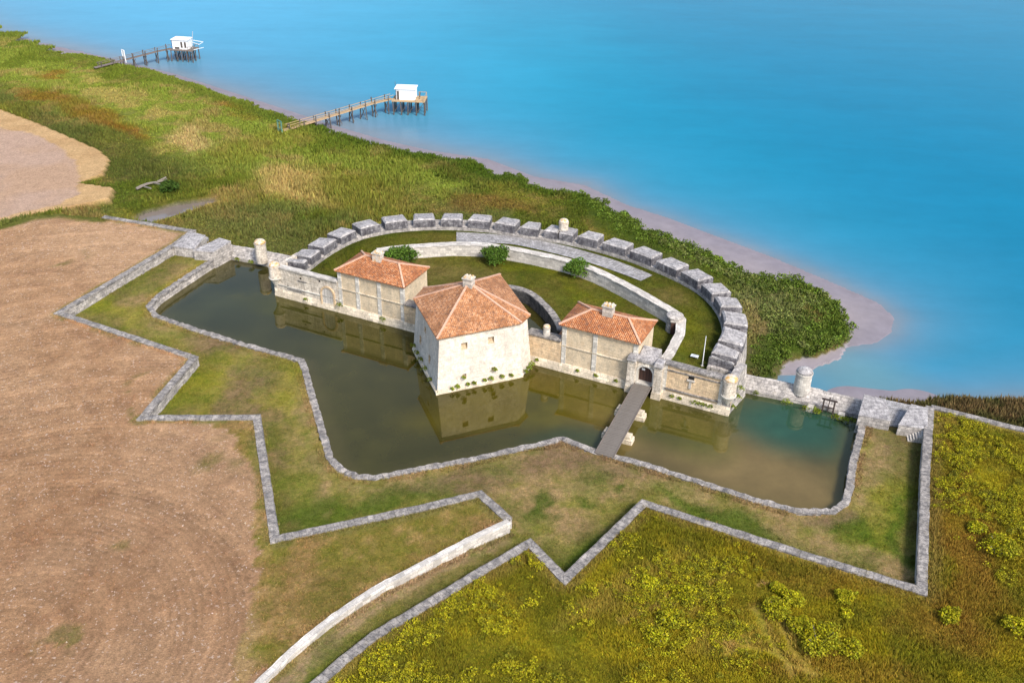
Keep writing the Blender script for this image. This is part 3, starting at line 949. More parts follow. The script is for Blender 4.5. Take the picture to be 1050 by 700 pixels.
rny, rnx = RX.shape
I = np.arange(rnx * rny).reshape(rny, rnx)
quads = np.stack([I[:-1, :-1], I[:-1, 1:], I[1:, 1:], I[1:, :-1]], -1).reshape(-1)
river = fast_mesh('river', np.stack([RX, RY, np.full(RX.shape, Z_RIVER)], -1).reshape(-1, 3), 4, quads, M['river'], rc.reshape(-1, 3))
tag(river, kind='structure')

# moat: grid cells whose centre lies inside the quay line, the tower ditch included
mx = np.arange(-62, 56, 0.8)
my = np.arange(70, 150, 0.8)
MX, MY = np.meshgrid(mx, my)
inm = inside(MX, MY, np.vstack([offset(quay, -0.5), ats([(884, 411), (785, 388)], 0.5), [GR + gback * 1.2], [GL + gback * 1.2], ats([(301, 268), (235, 256)], 0.5)]))
inm |= inside(MX, MY, poly_ditch)
mpx, mpy = to_px(MX, MY, np.zeros(MX.shape))
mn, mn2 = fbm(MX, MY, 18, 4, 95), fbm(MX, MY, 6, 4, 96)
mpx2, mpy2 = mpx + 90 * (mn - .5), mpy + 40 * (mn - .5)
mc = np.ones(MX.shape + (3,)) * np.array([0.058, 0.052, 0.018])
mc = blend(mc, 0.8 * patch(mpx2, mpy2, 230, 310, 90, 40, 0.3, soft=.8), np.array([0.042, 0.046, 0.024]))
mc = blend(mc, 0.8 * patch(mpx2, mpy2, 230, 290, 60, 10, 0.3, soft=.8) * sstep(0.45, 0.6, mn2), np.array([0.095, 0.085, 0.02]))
mc = blend(mc, 0.9 * patch(mpx2, mpy2, 360, 338, 90, 16, 0.26, soft=.5), np.array([0.050, 0.050, 0.006]))  # left facade reflection painted into the water colour
mc = blend(mc, 0.9 * patch(mpx2, mpy2, 560, 410, 90, 26, 0.2, soft=.7), np.array([0.10, 0.085, 0.006]))  # golden reflection right of the tower, painted into the colour
mc = blend(mc, 0.9 * patch(mpx2, mpy2, 480, 420, 60, 22, -0.2, soft=.6), np.array([0.090, 0.074, 0.010]))  # tower reflection, painted into the colour
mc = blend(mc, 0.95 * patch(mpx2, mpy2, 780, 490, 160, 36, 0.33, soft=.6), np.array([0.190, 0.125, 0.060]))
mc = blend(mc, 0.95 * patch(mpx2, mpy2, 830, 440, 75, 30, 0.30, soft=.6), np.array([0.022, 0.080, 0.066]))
mc = blend(mc, 0.8 * patch(mpx2, mpy2, 690, 440, 60, 22, 0.3, soft=.6), np.array([0.075, 0.072, 0.010]))  # reflection of the gate side, painted into the colour
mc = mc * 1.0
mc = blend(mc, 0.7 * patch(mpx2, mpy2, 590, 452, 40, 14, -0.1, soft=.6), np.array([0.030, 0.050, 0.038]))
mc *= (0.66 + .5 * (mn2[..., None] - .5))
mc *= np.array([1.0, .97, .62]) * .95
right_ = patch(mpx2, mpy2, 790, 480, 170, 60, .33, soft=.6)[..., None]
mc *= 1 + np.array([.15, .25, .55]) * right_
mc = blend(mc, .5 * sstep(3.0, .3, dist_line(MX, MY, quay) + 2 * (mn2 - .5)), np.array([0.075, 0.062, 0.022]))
mny, mnx = MX.shape
I = np.arange(mnx * mny).reshape(mny, mnx)
q = np.stack([I[:-1, :-1], I[:-1, 1:], I[1:, 1:], I[1:, :-1]], -1).reshape(-1, 4)
ok = (inm[:-1, :-1] | inm[:-1, 1:] | inm[1:, 1:] | inm[1:, :-1]).reshape(-1)
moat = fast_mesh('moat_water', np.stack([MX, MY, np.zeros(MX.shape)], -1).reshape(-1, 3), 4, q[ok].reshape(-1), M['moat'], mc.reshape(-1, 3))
tag(moat, kind='structure')
# ------------------------------------------------------------------ perimeter walls
def wall_thing(name, label, path, half, z0, ztop, mat, cop=0.28, step=0.75, jit=0.045, cop_mat='coping', over=0.07, cat='wall', zfun=None, group=None):
    w_ = MB().sweep(path, [(-half, z0), (-half, ztop - cop), (half, ztop - cop), (half, z0)], step, jit, zfun, zbase=z0).build(name, M[mat])
    tag(w_, label, cat, group)
    MB().sweep(path, [(-half - over, ztop - cop + 0.005), (-half - over, ztop), (half + over, ztop), (half + over, ztop - cop + 0.005)], step, jit * 0.8, zfun).build('coping', M[cop_mat], w_)
    return w_


wall_thing('retaining_wall', 'long zigzag grey stone wall between the bare ploughed field and the grassy bank of the moat', left_wall, 0.42, 0.6, 2.68, 'wall')
wall_thing('retaining_wall', 'curved wall with a clean white face along the sunken grass road at the bottom', ramp_wall, 0.28, 0.6, 2.72, 'pale', cop_mat='pale')
wall_thing('retaining_wall', 'zigzag grey stone wall between the yellow flowering meadow and the grassy bank', right_wall[:14], 0.42, 0.6, 2.68, 'wall')
wall_thing('boundary_wall', 'low straight grey wall running from the right corner out of the frame above the yellow meadow', np.vstack([right_wall[13] + (right_wall[14] - right_wall[13]) * 0.012, right_wall[14:]]), 0.35, 0.3, 2.7, 'wall', step=1.5)

q_ = MB().sweep(quay, [(0.0, -0.9), (-0.06, 1.05), (-0.8, 1.05), (-0.8, -0.9)], 0.8, 0.06, zbase=-0.9).build('quay_wall', M['wall'])
tag(q_, 'low stone quay wall edging the near side of the moat', 'wall')
MB().sweep(quay, [(0.07, 1.06), (0.05, 1.36), (-0.8, 1.33), (-0.8, 1.06)], 0.5, 0.09).build('coping', M['coping'], q_)

# dams that close the moat at both ends
dam_prof = [(-1.3, -1.4), (-1.25, 0.55), (-0.95, 0.6), (0.25, 1.75), (0.55, 1.75), (1.15, 0.7), (1.2, -1.4)]
damL = ats([(304, 270), (262, 261.5), (236, 257)], 0.9)[::-1]
damR = ats([(762, 391), (821, 402.5), (884, 418)], 0.9)
for nm, pth, lab in (('dam', damL, 'short ridged stone dam at the far left end of the moat below the slim turret'), ('dam', damR, 'long ridged stone dam at the right end of the moat beside the blue river')):
    prof = dam_prof
    tag(MB().sweep(pth, [(-o, z) for o, z in prof] if False else prof, 0.7, 0.05, zbase=-1.4).build(nm, M['wall']), lab, 'wall')


def turret(label, c, z0, z1, r, corbel=True, orange=True, arch=0.0, ell=(1, 1)):
    t = thing('sentry_turret', label, 'turret', (c[0], c[1], z0))
    body = [(r * 0.97, z0 + (0.0 if not corbel else 1.1)), (r * 1.02, z0 + 1.25), (r, z0 + 1.3), (r * 0.97, z1 - 0.75), (r * 1.06, z1 - 0.72), (r * 1.06, z1 - 0.55)]
    MB().lathe((c[0], c[1], 0), body, 22).build('body', M['curtain_pale'] if orange else M['pale'], t, smooth=False)
    if corbel:
        MB().lathe((c[0], c[1], 0), [(0.12, z0 - 0.5), (r * 0.45, z0), (r * 0.7, z0 + 0.45), (r * 0.9, z0 + 0.75), (r * 1.12, z0 + 0.95), (r * 1.12, z0 + 1.12)], 22).build('corbel', M['quoin'], t)
    MB().lathe((c[0], c[1], 0), [(r * 1.02, z1 - 0.553), (r * 0.95, z1 - 0.32), (r * 0.72, z1 - 0.12), (r * 0.3, z1)], 22).build('cap', M['orange'] if orange else M['merlon_top'], t, smooth=True)
    return t


fac = lambda s, b=0.0: GL + gdir * s + gback * b
GA = math.atan2(gdir[1], gdir[0])
turret('corbelled round turret with orange lichen cap on the left end of the moat facade', fac(0.25, 0.3), 2.0, 5.55, 0.85)
turret('corbelled round turret with orange cap on the right corner of the moat facade', fac(68.9, 0.35), 1.9, 5.7, 0.88)
turret('free standing slim pale turret on the left dam', at(269, 268.5, .9), 0.9, 4.8, 0.9, corbel=False)
turret('free standing grey round turret on the right dam against the blue water', damR[1], 0.9, 4.6, 1.02, corbel=False, orange=False)

# sloping traverse blocks at the dam heads
def block(label, front, back, zf, zb, z0=-0.6, mat='wall'):
    fr, bk = ats(front, zf), ats(back, zb)
    poly = [fr[0], fr[1], bk[0], bk[1]]
    cen = np.mean(poly, axis=0)
    base = [cen + (p - cen) * 1.03 for p in poly]
    mb = MB()
    mb.prism(base, poly, z0, [zf, zf, zb, zb])
    b_ = mb.build('traverse_block', M['pale'] if mat == 'pale' else M['wall'], bevel=0.06)
    tag(b_, label, 'stone block', 'sloping stone blocks at the moat ends')
    top = [cen + (p - cen) * 1.012 for p in poly]
    MB().prism(top, top, [zf + .005, zf + .005, zb + .005, zb + .005], [zf + .16, zf + .16, zb + .16, zb + .16]).build('cap_slab', M['merlon_top'], b_, bevel=0.04)
    return b_


block('left sloped grey stone block touching the zigzag field wall', [(178, 253), (199, 256)], [(211, 242), (194, 238)], 2.7, 2.9)
block('sloped grey stone block at the far left corner of the moat water', [(198, 257.5), (219, 259)], [(237, 248), (225, 244.5)], 2.7, 2.9)
block('large sloped stone block between moat water and right dam head', [(880, 426), (913, 432)], [(908, 410), (886, 405)], 2.5, 2.9)
block('sloped stone block beside the little steps in the right corner', [(921, 436), (951, 440.5)], [(951.5, 419), (934, 415)], 2.5, 2.8)
tag(MB().prism(ats([(910, 438), (924, 440), (936, 418), (908, 412)], 1.0), ats([(910, 438), (924, 440), (936, 418), (908, 412)], 1.0), -0.8, 1.36).build('causeway', M['paving']), 'narrow stone passage between the two right sloped blocks', 'causeway')
tag(MB().prism(ats([(196, 262), (203, 261), (214, 245), (205, 242)], 1.2), ats([(196, 262), (203, 261), (214, 245), (205, 242)], 1.2), -0.4, 1.5).build('causeway', M['paving']), 'narrow stone passage between the two left sloped blocks', 'causeway')
st = thing('stone_steps', 'small flight of stone steps against the right corner wall', 'steps', (*at(942, 447, 1.2), 1.2), 0)
sa, sb = at(930, 449.5, 1.2), at(947.5, 452.0, 1.2)
for k in range(7):
    p0 = sa + (sb - sa) * (k + 0.5) / 7
    ang = math.atan2(*(sb - sa)[::-1])
    MB().box((p0[0], p0[1], 1.0), (np.linalg.norm(sb - sa) / 7 - 0.03, 1.1, 0.3 + 0.19 * k), ang).build('step', M['pale'], st)

# sluice frame on the right dam
sp = at(849, 419, 0.7)
dd = (damR[2] - damR[1]) / np.linalg.norm(damR[2] - damR[1])
sl = thing('sluice_frame', 'dark iron sluice gate frame on the right dam', 'sluice', (*sp, 0.5), 0)
for k in (-1, 1):
    a = sp + dd * 0.65 * k
    MB().bar((*a, -0.3), (*a, 2.1), 0.16).build('post', M['rust'], sl)
MB().bar((*(sp - dd * 0.95), 2.0), (*(sp + dd * 0.95), 2.0), 0.18).build('crossbeam', M['rust'], sl)
MB().bar((*(sp - dd * 0.6), 0.9), (*(sp + dd * 0.6), 0.9), 0.12).build('crossbeam', M['rust'], sl)
MB().bar((*sp, 0.2), (*sp, 2.4), 0.09).build('lifting_screw', M['rust'], sl)
for k in (-2.1, 1.7):
    p0 = sp + dd * k - np.array([dd[1], -dd[0]]) * -0.3
    b_ = MB().box((p0[0], p0[1], -0.5), (0.9, 0.8, 1.25), math.atan2(dd[1], dd[0]), 0.92).build('stone_buttress', M['pale'], bevel=.05)
    tag(b_, 'small pale stone block %s the iron sluice frame' % ('left of' if k < 0 else 'right of'), 'stone block')


# ------------------------------------------------------------------ the moat facade
def facade_wall(name, label, s0, s1, ztop, mat, depth=1.7, plinth=1.15, cop='coping', bays=(), string=None, pil=0.55, ztop1=None):
    root = MB()
    ztop1 = ztop if ztop1 is None else ztop1
    A, B = fac(s0, 0.32), fac(s1, 0.32)
    C_, D = fac(s1, depth), fac(s0, depth)
    root.prism([A, B, C_, D], [A, B, C_, D], plinth - 0.1, [ztop, ztop1, ztop1, ztop])
    o = root.build(name, M[mat])
    tag(o, label, 'wall')
    # battered plinth, its foot in the water
    MB().sweep(np.array([fac(s0), fac(s1)]), [(-0.0, -0.9), (0.0, 0.25), (0.25, plinth), (0.6, plinth + .02), (0.6, -0.9)], 1.0, 0.025, zbase=-0.9).build('plinth', M['plinth'], o)
    MB().sweep(np.array([fac(s0, .15), fac(s1, .15)]), [(0.0, ztop + 0.005), (0.0, ztop + 0.24), (depth - .1, ztop + 0.2), (depth - .1, ztop + 0.005)], 0.8, 0.03, (lambda t: (ztop1 - ztop) * t)).build('coping', M[cop], o)
    for b in bays:
        MB().prism([fac(b - pil / 2, 0.24), fac(b + pil / 2, 0.24), fac(b + pil / 2, 0.5), fac(b - pil / 2, 0.5)], [fac(b - pil / 2, 0.24), fac(b + pil / 2, 0.24), fac(b + pil / 2, 0.5), fac(b - pil / 2, 0.5)], plinth, ztop - 0.01).build('pilaster', M['quoin'], o)
    if string:
        MB().sweep(np.array([fac(s0 + .05, .2), fac(s1 - .05, .2)]), [(0, string), (0, string + .16), (.3, string + .16), (.3, string)], 1.5, 0.0).build('string_course', M['quoin'], o)
    return o


cl = facade_wall('curtain_wall', 'stained pale moat wall with a walled up arch left of the left guardhouse', 0.0, 11.4, 4.75, 'curtain_pale', depth=1.15, cop='pale', bays=(), string=1.9)
# blocked arch
def arch_poly(half, z0, spring, n=10):
    pts = [(-half, z0), (half, z0)]
    for k in range(n + 1):
        a = math.pi * k / n
        pts.append((half * math.cos(a), spring + half * math.sin(a)))
    return pts


def arch_panel(mb, s, b0, b1, half, z0, spring):
    pts = arch_poly(half, z0, spring)
    vs = [(*fac(s + u, b0), z) for u, z in pts] + [(*fac(s + u, b1), z) for u, z in pts]
    n = len(pts)
    fs = [tuple(range(n)), tuple(range(2 * n - 1, n - 1, -1))] + [(k, n + k, n + (k + 1) % n, (k + 1) % n) for k in range(n)]
    return mb.add(vs, fs)


def arch_ring(mb, s, b0, b1, hi, ho, z0, spring, n=12):
    pi_, po = [(hi, z0)], [(ho, z0)]
    for k in range(n + 1):
        a = math.pi * k / n
        pi_.append((hi * math.cos(a), spring + hi * math.sin(a)))
        po.append((ho * math.cos(a), spring + ho * math.sin(a)))
    pi_.append((-hi, z0))
    po.append((-ho, z0))
    m = len(pi_)
    vs = []
    for b in (b0, b1):
        vs += [(*fac(s + u, b), z) for u, z in pi_] + [(*fac(s + u, b), z) for u, z in po]
    fs = []
    for k in range(m - 1):
        fs += [(k, k + 1, m + k + 1, m + k), (2 * m + k, 3 * m + k, 3 * m + k + 1, 2 * m + k + 1), (k, 2 * m + k, 2 * m + k + 1, k + 1), (m + k, m + k + 1, 3 * m + k + 1, 3 * m + k)]
    fs += [(0, m, 3 * m, 2 * m), (m - 1, 3 * m - 1, 4 * m - 1, 2 * m - 1)]
    return mb.add(vs, fs)


arch_panel(MB(), 9.6, 0.2, 0.5, 0.95, 0.45, 2.5).build('blocked_archway', M['pale'], cl)
arch_ring(MB(), 9.6, 0.12, 0.5, 0.98, 1.25, 0.45, 2.5).build('arch_ring', M['curtain'], cl)
for s_, w_, z_ in ((3.6, 2.6, 1.55), (5.2, 1.6, 3.4)):
    MB().box((*fac(s_, 0.31), z_), (w_, 0.2, 0.14), GA).build('stone_shelf', M['coping'], cl)
for s_, z_ in ((4.9, 3.75), (8.3, 4.1), (2.4, 1.9)):
    MB().box((*fac(s_, 0.36), z_), (0.28, 0.12, 0.3), GA).build('loophole', M['dark'], cl)
# left end return wall
MB().prism([fac(-0.25, 0.3), fac(0.9, 0.3), fac(0.9, 6.0), fac(-0.1, 6.0)], [fac(0, 0.3), fac(0.9, 0.3), fac(0.9, 6.0), fac(0.1, 6.0)], -0.6, 4.6).build('end_wall', M['curtain_pale'], cl)

cm = facade_wall('curtain_wall', 'warm beige moat wall between the square tower and the right guardhouse', 41.5, 46.4, 4.35, 'curtain')
pot = thing('chimney_pot', 'small stone pot with orange top on the wall right of the square tower', 'chimney', (*fac(44.1, 0.9), 4.5))
MB().lathe((*fac(44.1, 0.9), 0), [(0.5, 4.5), (0.46, 5.5), (0.52, 5.55), (0.5, 5.75)], 16).build('shaft', M['pale'], pot)
MB().lathe((*fac(44.1, 0.9), 0), [(0.5, 5.752), (0.42, 5.95), (0.2, 6.05)], 16).build('cap', M['orange'], pot, smooth=True)
# lean-to roof behind it
lt = MB().prism([fac(44.9, 1.9), fac(46.6, 1.9), fac(46.6, 5.2), fac(44.9, 5.2)], [fac(44.9, 1.9), fac(46.6, 1.9), fac(46.6, 5.2), fac(44.9, 5.2)], -0.6, 3.2).build('lean_to', M['render'])
tag(lt, 'small lean to with reddish tiles in the gap beside the right guardhouse', 'shed')
MB().prism([fac(44.7, 1.7), fac(46.6, 1.7), fac(46.6, 5.4), fac(44.7, 5.4)], [fac(44.7, 1.7), fac(46.6, 1.7), fac(46.6, 5.4), fac(44.7, 5.4)], [3.21, 3.9, 3.9, 3.21], [3.35, 4.04, 4.04, 3.35]).build('roof', M['tiles_red'], lt)

cr = facade_wall('curtain_wall', 'warm beige moat wall with one small embrasure right of the entrance gate', 60.3, 69.35, 5.0, 'curtain', depth=1.3, bays=(60.7, 68.0), string=None, ztop1=4.8)
MB().sweep(np.array([fac(60.9, .22), fac(67.8, .22)]), [(0, 4.25), (0, 4.42), (.3, 4.42), (.3, 4.25)], 1.5).build('string_course', M['coping'], cr)
MB().sweep(np.array([fac(60.9, .14), fac(67.8, .14)]), [(0, 1.5), (0, 1.68), (.3, 1.68), (.3, 1.5)], 1.5).build('string_course', M['coping'], cr)
MB().box((*fac(64.1, 0.42), 3.72), (0.75, 0.25, 0.5), GA).build('embrasure', M['dark'], cr)
MB().box((*fac(64.1, 0.28), 3.5), (1.0, 0.35, 0.18), GA).build('sill', M['pale'], cr)
MB().box((*fac(64.05, 0.28), 2.4), (0.3, 0.14, 1.1), GA).build('stain_strip', M['pale'], cr)  # pale strip standing for the white stain under the sill
MB().prism([fac(68.3, 0.3), fac(69.35, 0.3), fac(70.2, 5.4), fac(68.6, 5.4)], [fac(68.3, 0.3), fac(69.3, 0.3), fac(69.7, 5.4), fac(68.6, 5.4)], -0.9, 4.7).build('end_wall', M['wall'], cr)


# ------------------------------------------------------------------ guardhouses
def hip_roof(P, r0, r1, ze, zr, over, mat, name, parent, thick=0.12, apex=None):
    """P: four eave corners FL FR BR BL (already with overhang); r0,r1: ridge ends (2D)"""
    FL, FR, BR, BL = [(*p, ze) for p in P]
    R0, R1 = (*r0, zr), (*r1, zr)
    mb = MB()
    def slope(pts, a, b):
        a, b = Vector(a), Vector(b)
        ax = (b - a).normalized()
        nrm = (Vector(pts[2]) - a).cross(ax).normalized()
        ay = nrm.cross(ax)
        if ay.z < 0: ay = -ay
        uv = [((Vector(p) - a).dot(ax), (Vector(p) - a).dot(ay)) for p in pts]
        mb.add(pts, [tuple(range(len(pts)))], [uv])
    slope([FL, FR, R1, R0], FL, FR)
    slope([FR, BR, R1], FR, BR)
    slope([BR, BL, R0, R1], BR, BL)
    slope([BL, FL, R0], BL, FL)
    lo = [(*p, ze - thick) for p in P]
    for a, b in ((0, 1), (1, 2), (2, 3), (3, 0)):
        T = [FL, FR, BR, BL]
        mb.add([lo[a], lo[b], T[b], T[a]], [(0, 1, 2, 3)])
    mb.add(lo, [(3, 2, 1, 0)])
    o = mb.build(name, M[mat], parent)
    bars = MB()
    up = Vector((0, 0, 0.06))
    for a, b in ((R0, R1), (FL, R0), (BL, R0), (FR, R1), (BR, R1)):
        if math.dist(a, b) > .2: bars.bar(Vector(a) + up, Vector(b) + up, 0.26, 0.16)
    bars.build('ridge_tiles', M['ridge'], o)
    return o


def chimney(parent, c, z0, h, sx, sy, ang, orange_side=False):
    ch = MB().box((*c, z0), (sx, sy, h), ang, 0.97).build('chimney', M['chimney'], parent, bevel=0.03)
    MB().box((*c, z0 + h + .003), (sx * 1.14, sy * 1.14, 0.14), ang).build('cornice', M['quoin'], ch)
    cx, sxn = math.cos(ang), math.sin(ang)
    for k in (-1, 0, 1):
        u = k * sx * 0.32
        p = (c[0] + u * cx, c[1] + u * sxn)
        MB().box((*p, z0 + h + .15), (sx * 0.24, sy * 0.95, 0.2), ang, 0.55, 1.0).build('cap_tile', M['orange'], ch)
    if orange_side:
        MB().box((c[0] - gback[0] * (sy / 2 + .012), c[1] - gback[1] * (sy / 2 + .012), z0 + 0.25), (sx * 0.9, 0.05, h * 0.7), ang).build('lichen_patch', M['orange'], ch)
    return ch


def guardhouse(label, s0, s1, D, ze, zr, ra, rb, tmat, pil, front_b=0.45, wmat='render', chim=None, z0=-0.9, orange_side=False):
    W = s1 - s0
    root = thing('guardhouse', label, 'house', (*fac((s0 + s1) / 2, D / 2), 0.0), 0)
    # wall with battered plinth towards the water
    MB().prism([fac(s0, front_b), fac(s1, front_b), fac(s1, D), fac(s0, D)], [fac(s0, front_b + .1), fac(s1, front_b + .1), fac(s1, D), fac(s0, D)], z0, ze - 0.1).build('wall', M[wmat], root)
    MB().sweep(np.array([fac(s0 - .05), fac(s1 + .05)]), [(0.0, -0.9), (0.0, 0.25), (0.28, 1.15), (0.7, 1.17), (0.7, -0.9)], 1.0, 0.025, zbase=-0.9).build('plinth', M['plinth'], root)
    for f in pil:
        s = s0 + W * f
        MB().prism([fac(s - .3, front_b - .1), fac(s + .3, front_b - .1), fac(s + .3, front_b + .3), fac(s - .3, front_b + .3)], [fac(s - .3, front_b - .02), fac(s + .3, front_b - .02), fac(s + .3, front_b + .3), fac(s - .3, front_b + .3)], 1.1, ze - 0.12).build('pilaster', M['quoin'], root)
    MB().sweep(np.array([fac(s0 + .02, front_b - .07), fac(s1 - .02, front_b - .07)]), [(0, 3.75), (0, 3.93), (.3, 3.93), (.3, 3.75)], 2.0).build('string_course', M['plinth'], root)
    MB().sweep(np.array([fac(s0 - .02, front_b - .04), fac(s1 + .02, front_b - .04)]), [(0, ze - .32), (-.12, ze - .13), (.3, ze - .13), (.3, ze - .32)], 2.0).build('cornice', M['quoin'], root)
    ov = 0.32
    P = [fac(s0 - ov, front_b - ov), fac(s1 + ov, front_b - ov), fac(s1 + ov, D + ov), fac(s0 - ov, D + ov)]
    mid = (front_b + D) / 2
    rf = hip_roof(P, fac(s0 + ra, mid), fac(s0 + rb, mid), ze, zr, ov, tmat, 'roof', root)
    if chim:
        u, sx, sy, h = chim
        chimney(rf, fac(s0 + u, mid - .1), zr - 0.5, h, sx, sy, GA, orange_side)
    return root


gh1 = guardhouse('left rectangular guardhouse with red hipped roof rising straight from the moat', 11.5, 22.5, 6.9, 6.75, 8.25, 2.8, 8.4, 'tiles_red', (0.025, 0.30, 0.63, 0.975), chim=(5.0, 1.4, 0.95, 1.35), orange_side=True)
gh2 = guardhouse('right rectangular guardhouse with red hipped roof next to the entrance gate', 46.4, 56.9, 6.5, 7.05, 8.4, 2.9, 7.9, 'tiles_red', (0.04, 0.45, 0.97), wmat='render', chim=(5.2, 1.4, 1.0, 1.6))
# lower wall that joins the left guardhouse to the tower
lo_ = facade_wall('curtain_wall', 'short low moat wall joining the left guardhouse to the square tower', 22.5, 26.5, 3.9, 'curtain')

# ------------------------------------------------------------------ tower
def bil(q, u, v):
    a, b, c, d = [np.array(p, float) for p in q]
    return (a * (1 - u) + b * u) * (1 - v) + (d * (1 - u) + c * u) * v


def holed_face(mb, q, holes, inward, depth=0.45):
    """quad a b c d (a,b bottom) with real recesses; holes: (u0,u1,v0,v1)"""
    us = sorted({0.0, 1.0, *[h[0] for h in holes], *[h[1] for h in holes]})
    vs_ = sorted({0.0, 1.0, *[h[2] for h in holes], *[h[3] for h in holes]})
    W = np.linalg.norm(np.array(q[1]) - np.array(q[0]))
    Hh = np.linalg.norm(np.array(q[3]) - np.array(q[0]))
    inw = np.array(inward, float)
    for i in range(len(us) - 1):
        for j in range(len(vs_) - 1):
            uc, vc = (us[i] + us[i + 1]) / 2, (vs_[j] + vs_[j + 1]) / 2
            cor = [(us[i], vs_[j]), (us[i + 1], vs_[j]), (us[i + 1], vs_[j + 1]), (us[i], vs_[j + 1])]
            P = [bil(q, *c) for c in cor]
            if any(h[0] < uc < h[1] and h[2] < vc < h[3] for h in holes): continue
            mb.add(P, [(0, 1, 2, 3)], [[(c[0] * W, c[1] * Hh) for c in cor]])
    for h in holes:
        P = [bil(q, *c) for c in ((h[0], h[2]), (h[1], h[2]), (h[1], h[3]), (h[0], h[3]))]
        Q = [p + inw * depth for p in P]
        Q[0] = Q[0] + np.array([0, 0, 0.22])
        Q[1] = Q[1] + np.array([0, 0, 0.22])
        mb.add(P + Q, [(0, 1, 5, 4), (1, 2, 6, 5), (2, 3, 7, 6), (3, 0, 4, 7)], None, 1)
        mb.add(Q, [(0, 1, 2, 3)], None, 1)


ZE = 8.0
eav = ats([(448, 347.5), (535, 331), (544, 323), (513, 281), (434, 295), (423.6, 306)], ZE)
tc = eav.mean(0)
def inset(poly, d):
    poly = np.asarray(poly)
    n = len(poly)
    out = []
    for i in range(n):
        p, a, b = poly[i], poly[i - 1], poly[(i + 1) % n]
        t1, t2 = (p - a) / np.linalg.norm(p - a), (b - p) / np.linalg.norm(b - p)
        n1, n2 = np.array([-t1[1], t1[0]]), np.array([-t2[1], t2[0]])
        m = n1 + n2
        m /= m @ m / 2 + 1e-9
        out.append(p + m * d)
    return np.array(out)


ttop = inset(eav, 0.42)
tbase = inset(eav, -0.32)
tow = thing('square_tower', 'big square stone tower with pyramid tiled roof standing in the moat', 'tower', (*tc, 0.0))
mb = MB()
zb_, zt_ = -0.8, ZE - 0.05
dz = zt_ - zb_
fv = lambda z: (z - zb_) / dz
for i in range(6):
    a, b = tbase[i], tbase[(i + 1) % 6]
    c, d = ttop[(i + 1) % 6], ttop[i]
    nrm = np.array([b[1] - a[1], -(b[0] - a[0]), 0.0])
    nrm /= np.linalg.norm(nrm)
    holes = []
    if i == 0: holes = [(.27, .345, fv(5.55), fv(6.5)), (.60, .675, fv(5.65), fv(6.6)), (.29, .335, fv(1.5), fv(2.1)), (.64, .685, fv(1.6), fv(2.2))]
    if i == 5: holes = [(.40, .475, fv(5.3), fv(6.2)), (.62, .69, fv(2.2), fv(3.4)), (.22, .30, fv(2.6), fv(3.8))]
    if i == 2: holes = [(.45, .55, fv(3), fv(5))]
    if i == 3: holes = [(.45, .55, fv(3), fv(5))]
    holed_face(mb, [(*a, zb_), (*b, zb_), (*c, zt_), (*d, zt_)], holes, -nrm)
mb.add([(*p, zt_) for p in ttop], [(0, 1, 2, 3, 4, 5)])
mb.build('wall', [M['tower'], M['sill']], tow, recalc=False)
MB().sweep(np.vstack([inset(tbase, -.16)[[0, 1]]]), [(0, -.9), (0, .25), (.3, .5), (.3, -.9)], 1.0, .02, zbase=-.9).build('plinth', M['plinth'], tow)
MB().sweep(np.vstack([inset(tbase, -.16)[[5, 0]]]), [(0.05, -.9), (0.05, .25), (.3, .5), (.3, -.9)], 1.0, .02, zbase=-.9).build('plinth', M['plinth'], tow)
mbr = MB()
apex = np.array([-5.75, 112.1, 11.35])
for i in range(6):
    a, b = np.array([*eav[i], ZE]), np.array([*eav[(i + 1) % 6], ZE])
    ax = (b - a) / np.linalg.norm(b - a)
    tv = apex - a
    ay = tv - ax * (tv @ ax)
    ay /= np.linalg.norm(ay)
    uv = [((p - a) @ ax, (p - a) @ ay) for p in (a, b, apex)]
    mbr.add([a, b, apex], [(0, 1, 2)], [uv])
    lo1, lo2 = a - [0, 0, .14], b - [0, 0, .14]
    mbr.add([lo1, lo2, b, a], [(0, 1, 2, 3)])
mbr.add([(*p, ZE - .14) for p in eav], [(5, 4, 3, 2, 1, 0)])
trf = mbr.build('roof', M['tiles'], tow)
bars = MB()
for i in range(6):
    bars.bar((*eav[i], ZE + .05), apex + [0, 0, .05], 0.26, 0.15)
bars.build('ridge_tiles', M['ridge'], trf)
MB().sweep(np.vstack([inset(eav, .30), inset(eav, .30)[:1]]), [(0, ZE - .42), (-.22, ZE - .16), (.3, ZE - .16), (.3, ZE - .42)], 3.0).build('cornice', M['quoin'], tow)
chimney(trf, (apex[0] + 0.05, apex[1] - 0.1), 10.6, 1.5, 1.3, 1.05, math.atan2(axis_right[1], axis_right[0]))

# ------------------------------------------------------------------ gate and footbridge
GS = 58.2
gate = thing('entrance_gate', 'stone entrance gate with arched dark door at the head of the footbridge', 'gate', (*fac(GS, 1.0), 1.4))
for s in (56.45, 60.0):
    pr = [(-0.55, -0.55), (0.55, -0.55), (0.55, 0.9), (-0.55, 0.9)]
    base = [fac(s + u, v) for u, v in pr]
    top = [fac(s + u * .93, v * .8 + .05) for u, v in pr]
    pier = MB().prism(base, top, -0.9, 4.75).build('gate_pier', M['curtain_pale'], gate)
    MB().prism([fac(s + u * 1.12, v * 1.1 - .05) for u, v in pr], [fac(s + u * .95, v * .9) for u, v in pr], 4.755, 5.35).build('pier_cap', M['merlon_top'], pier, bevel=.06)
    MB().prism([fac(s + u * 1.2, v * 1.15 - .04) for u, v in pr], [fac(s + u * 1.08, v) for u, v in pr], -0.9, 0.9).build('pier_foot', M['plinth'], pier)
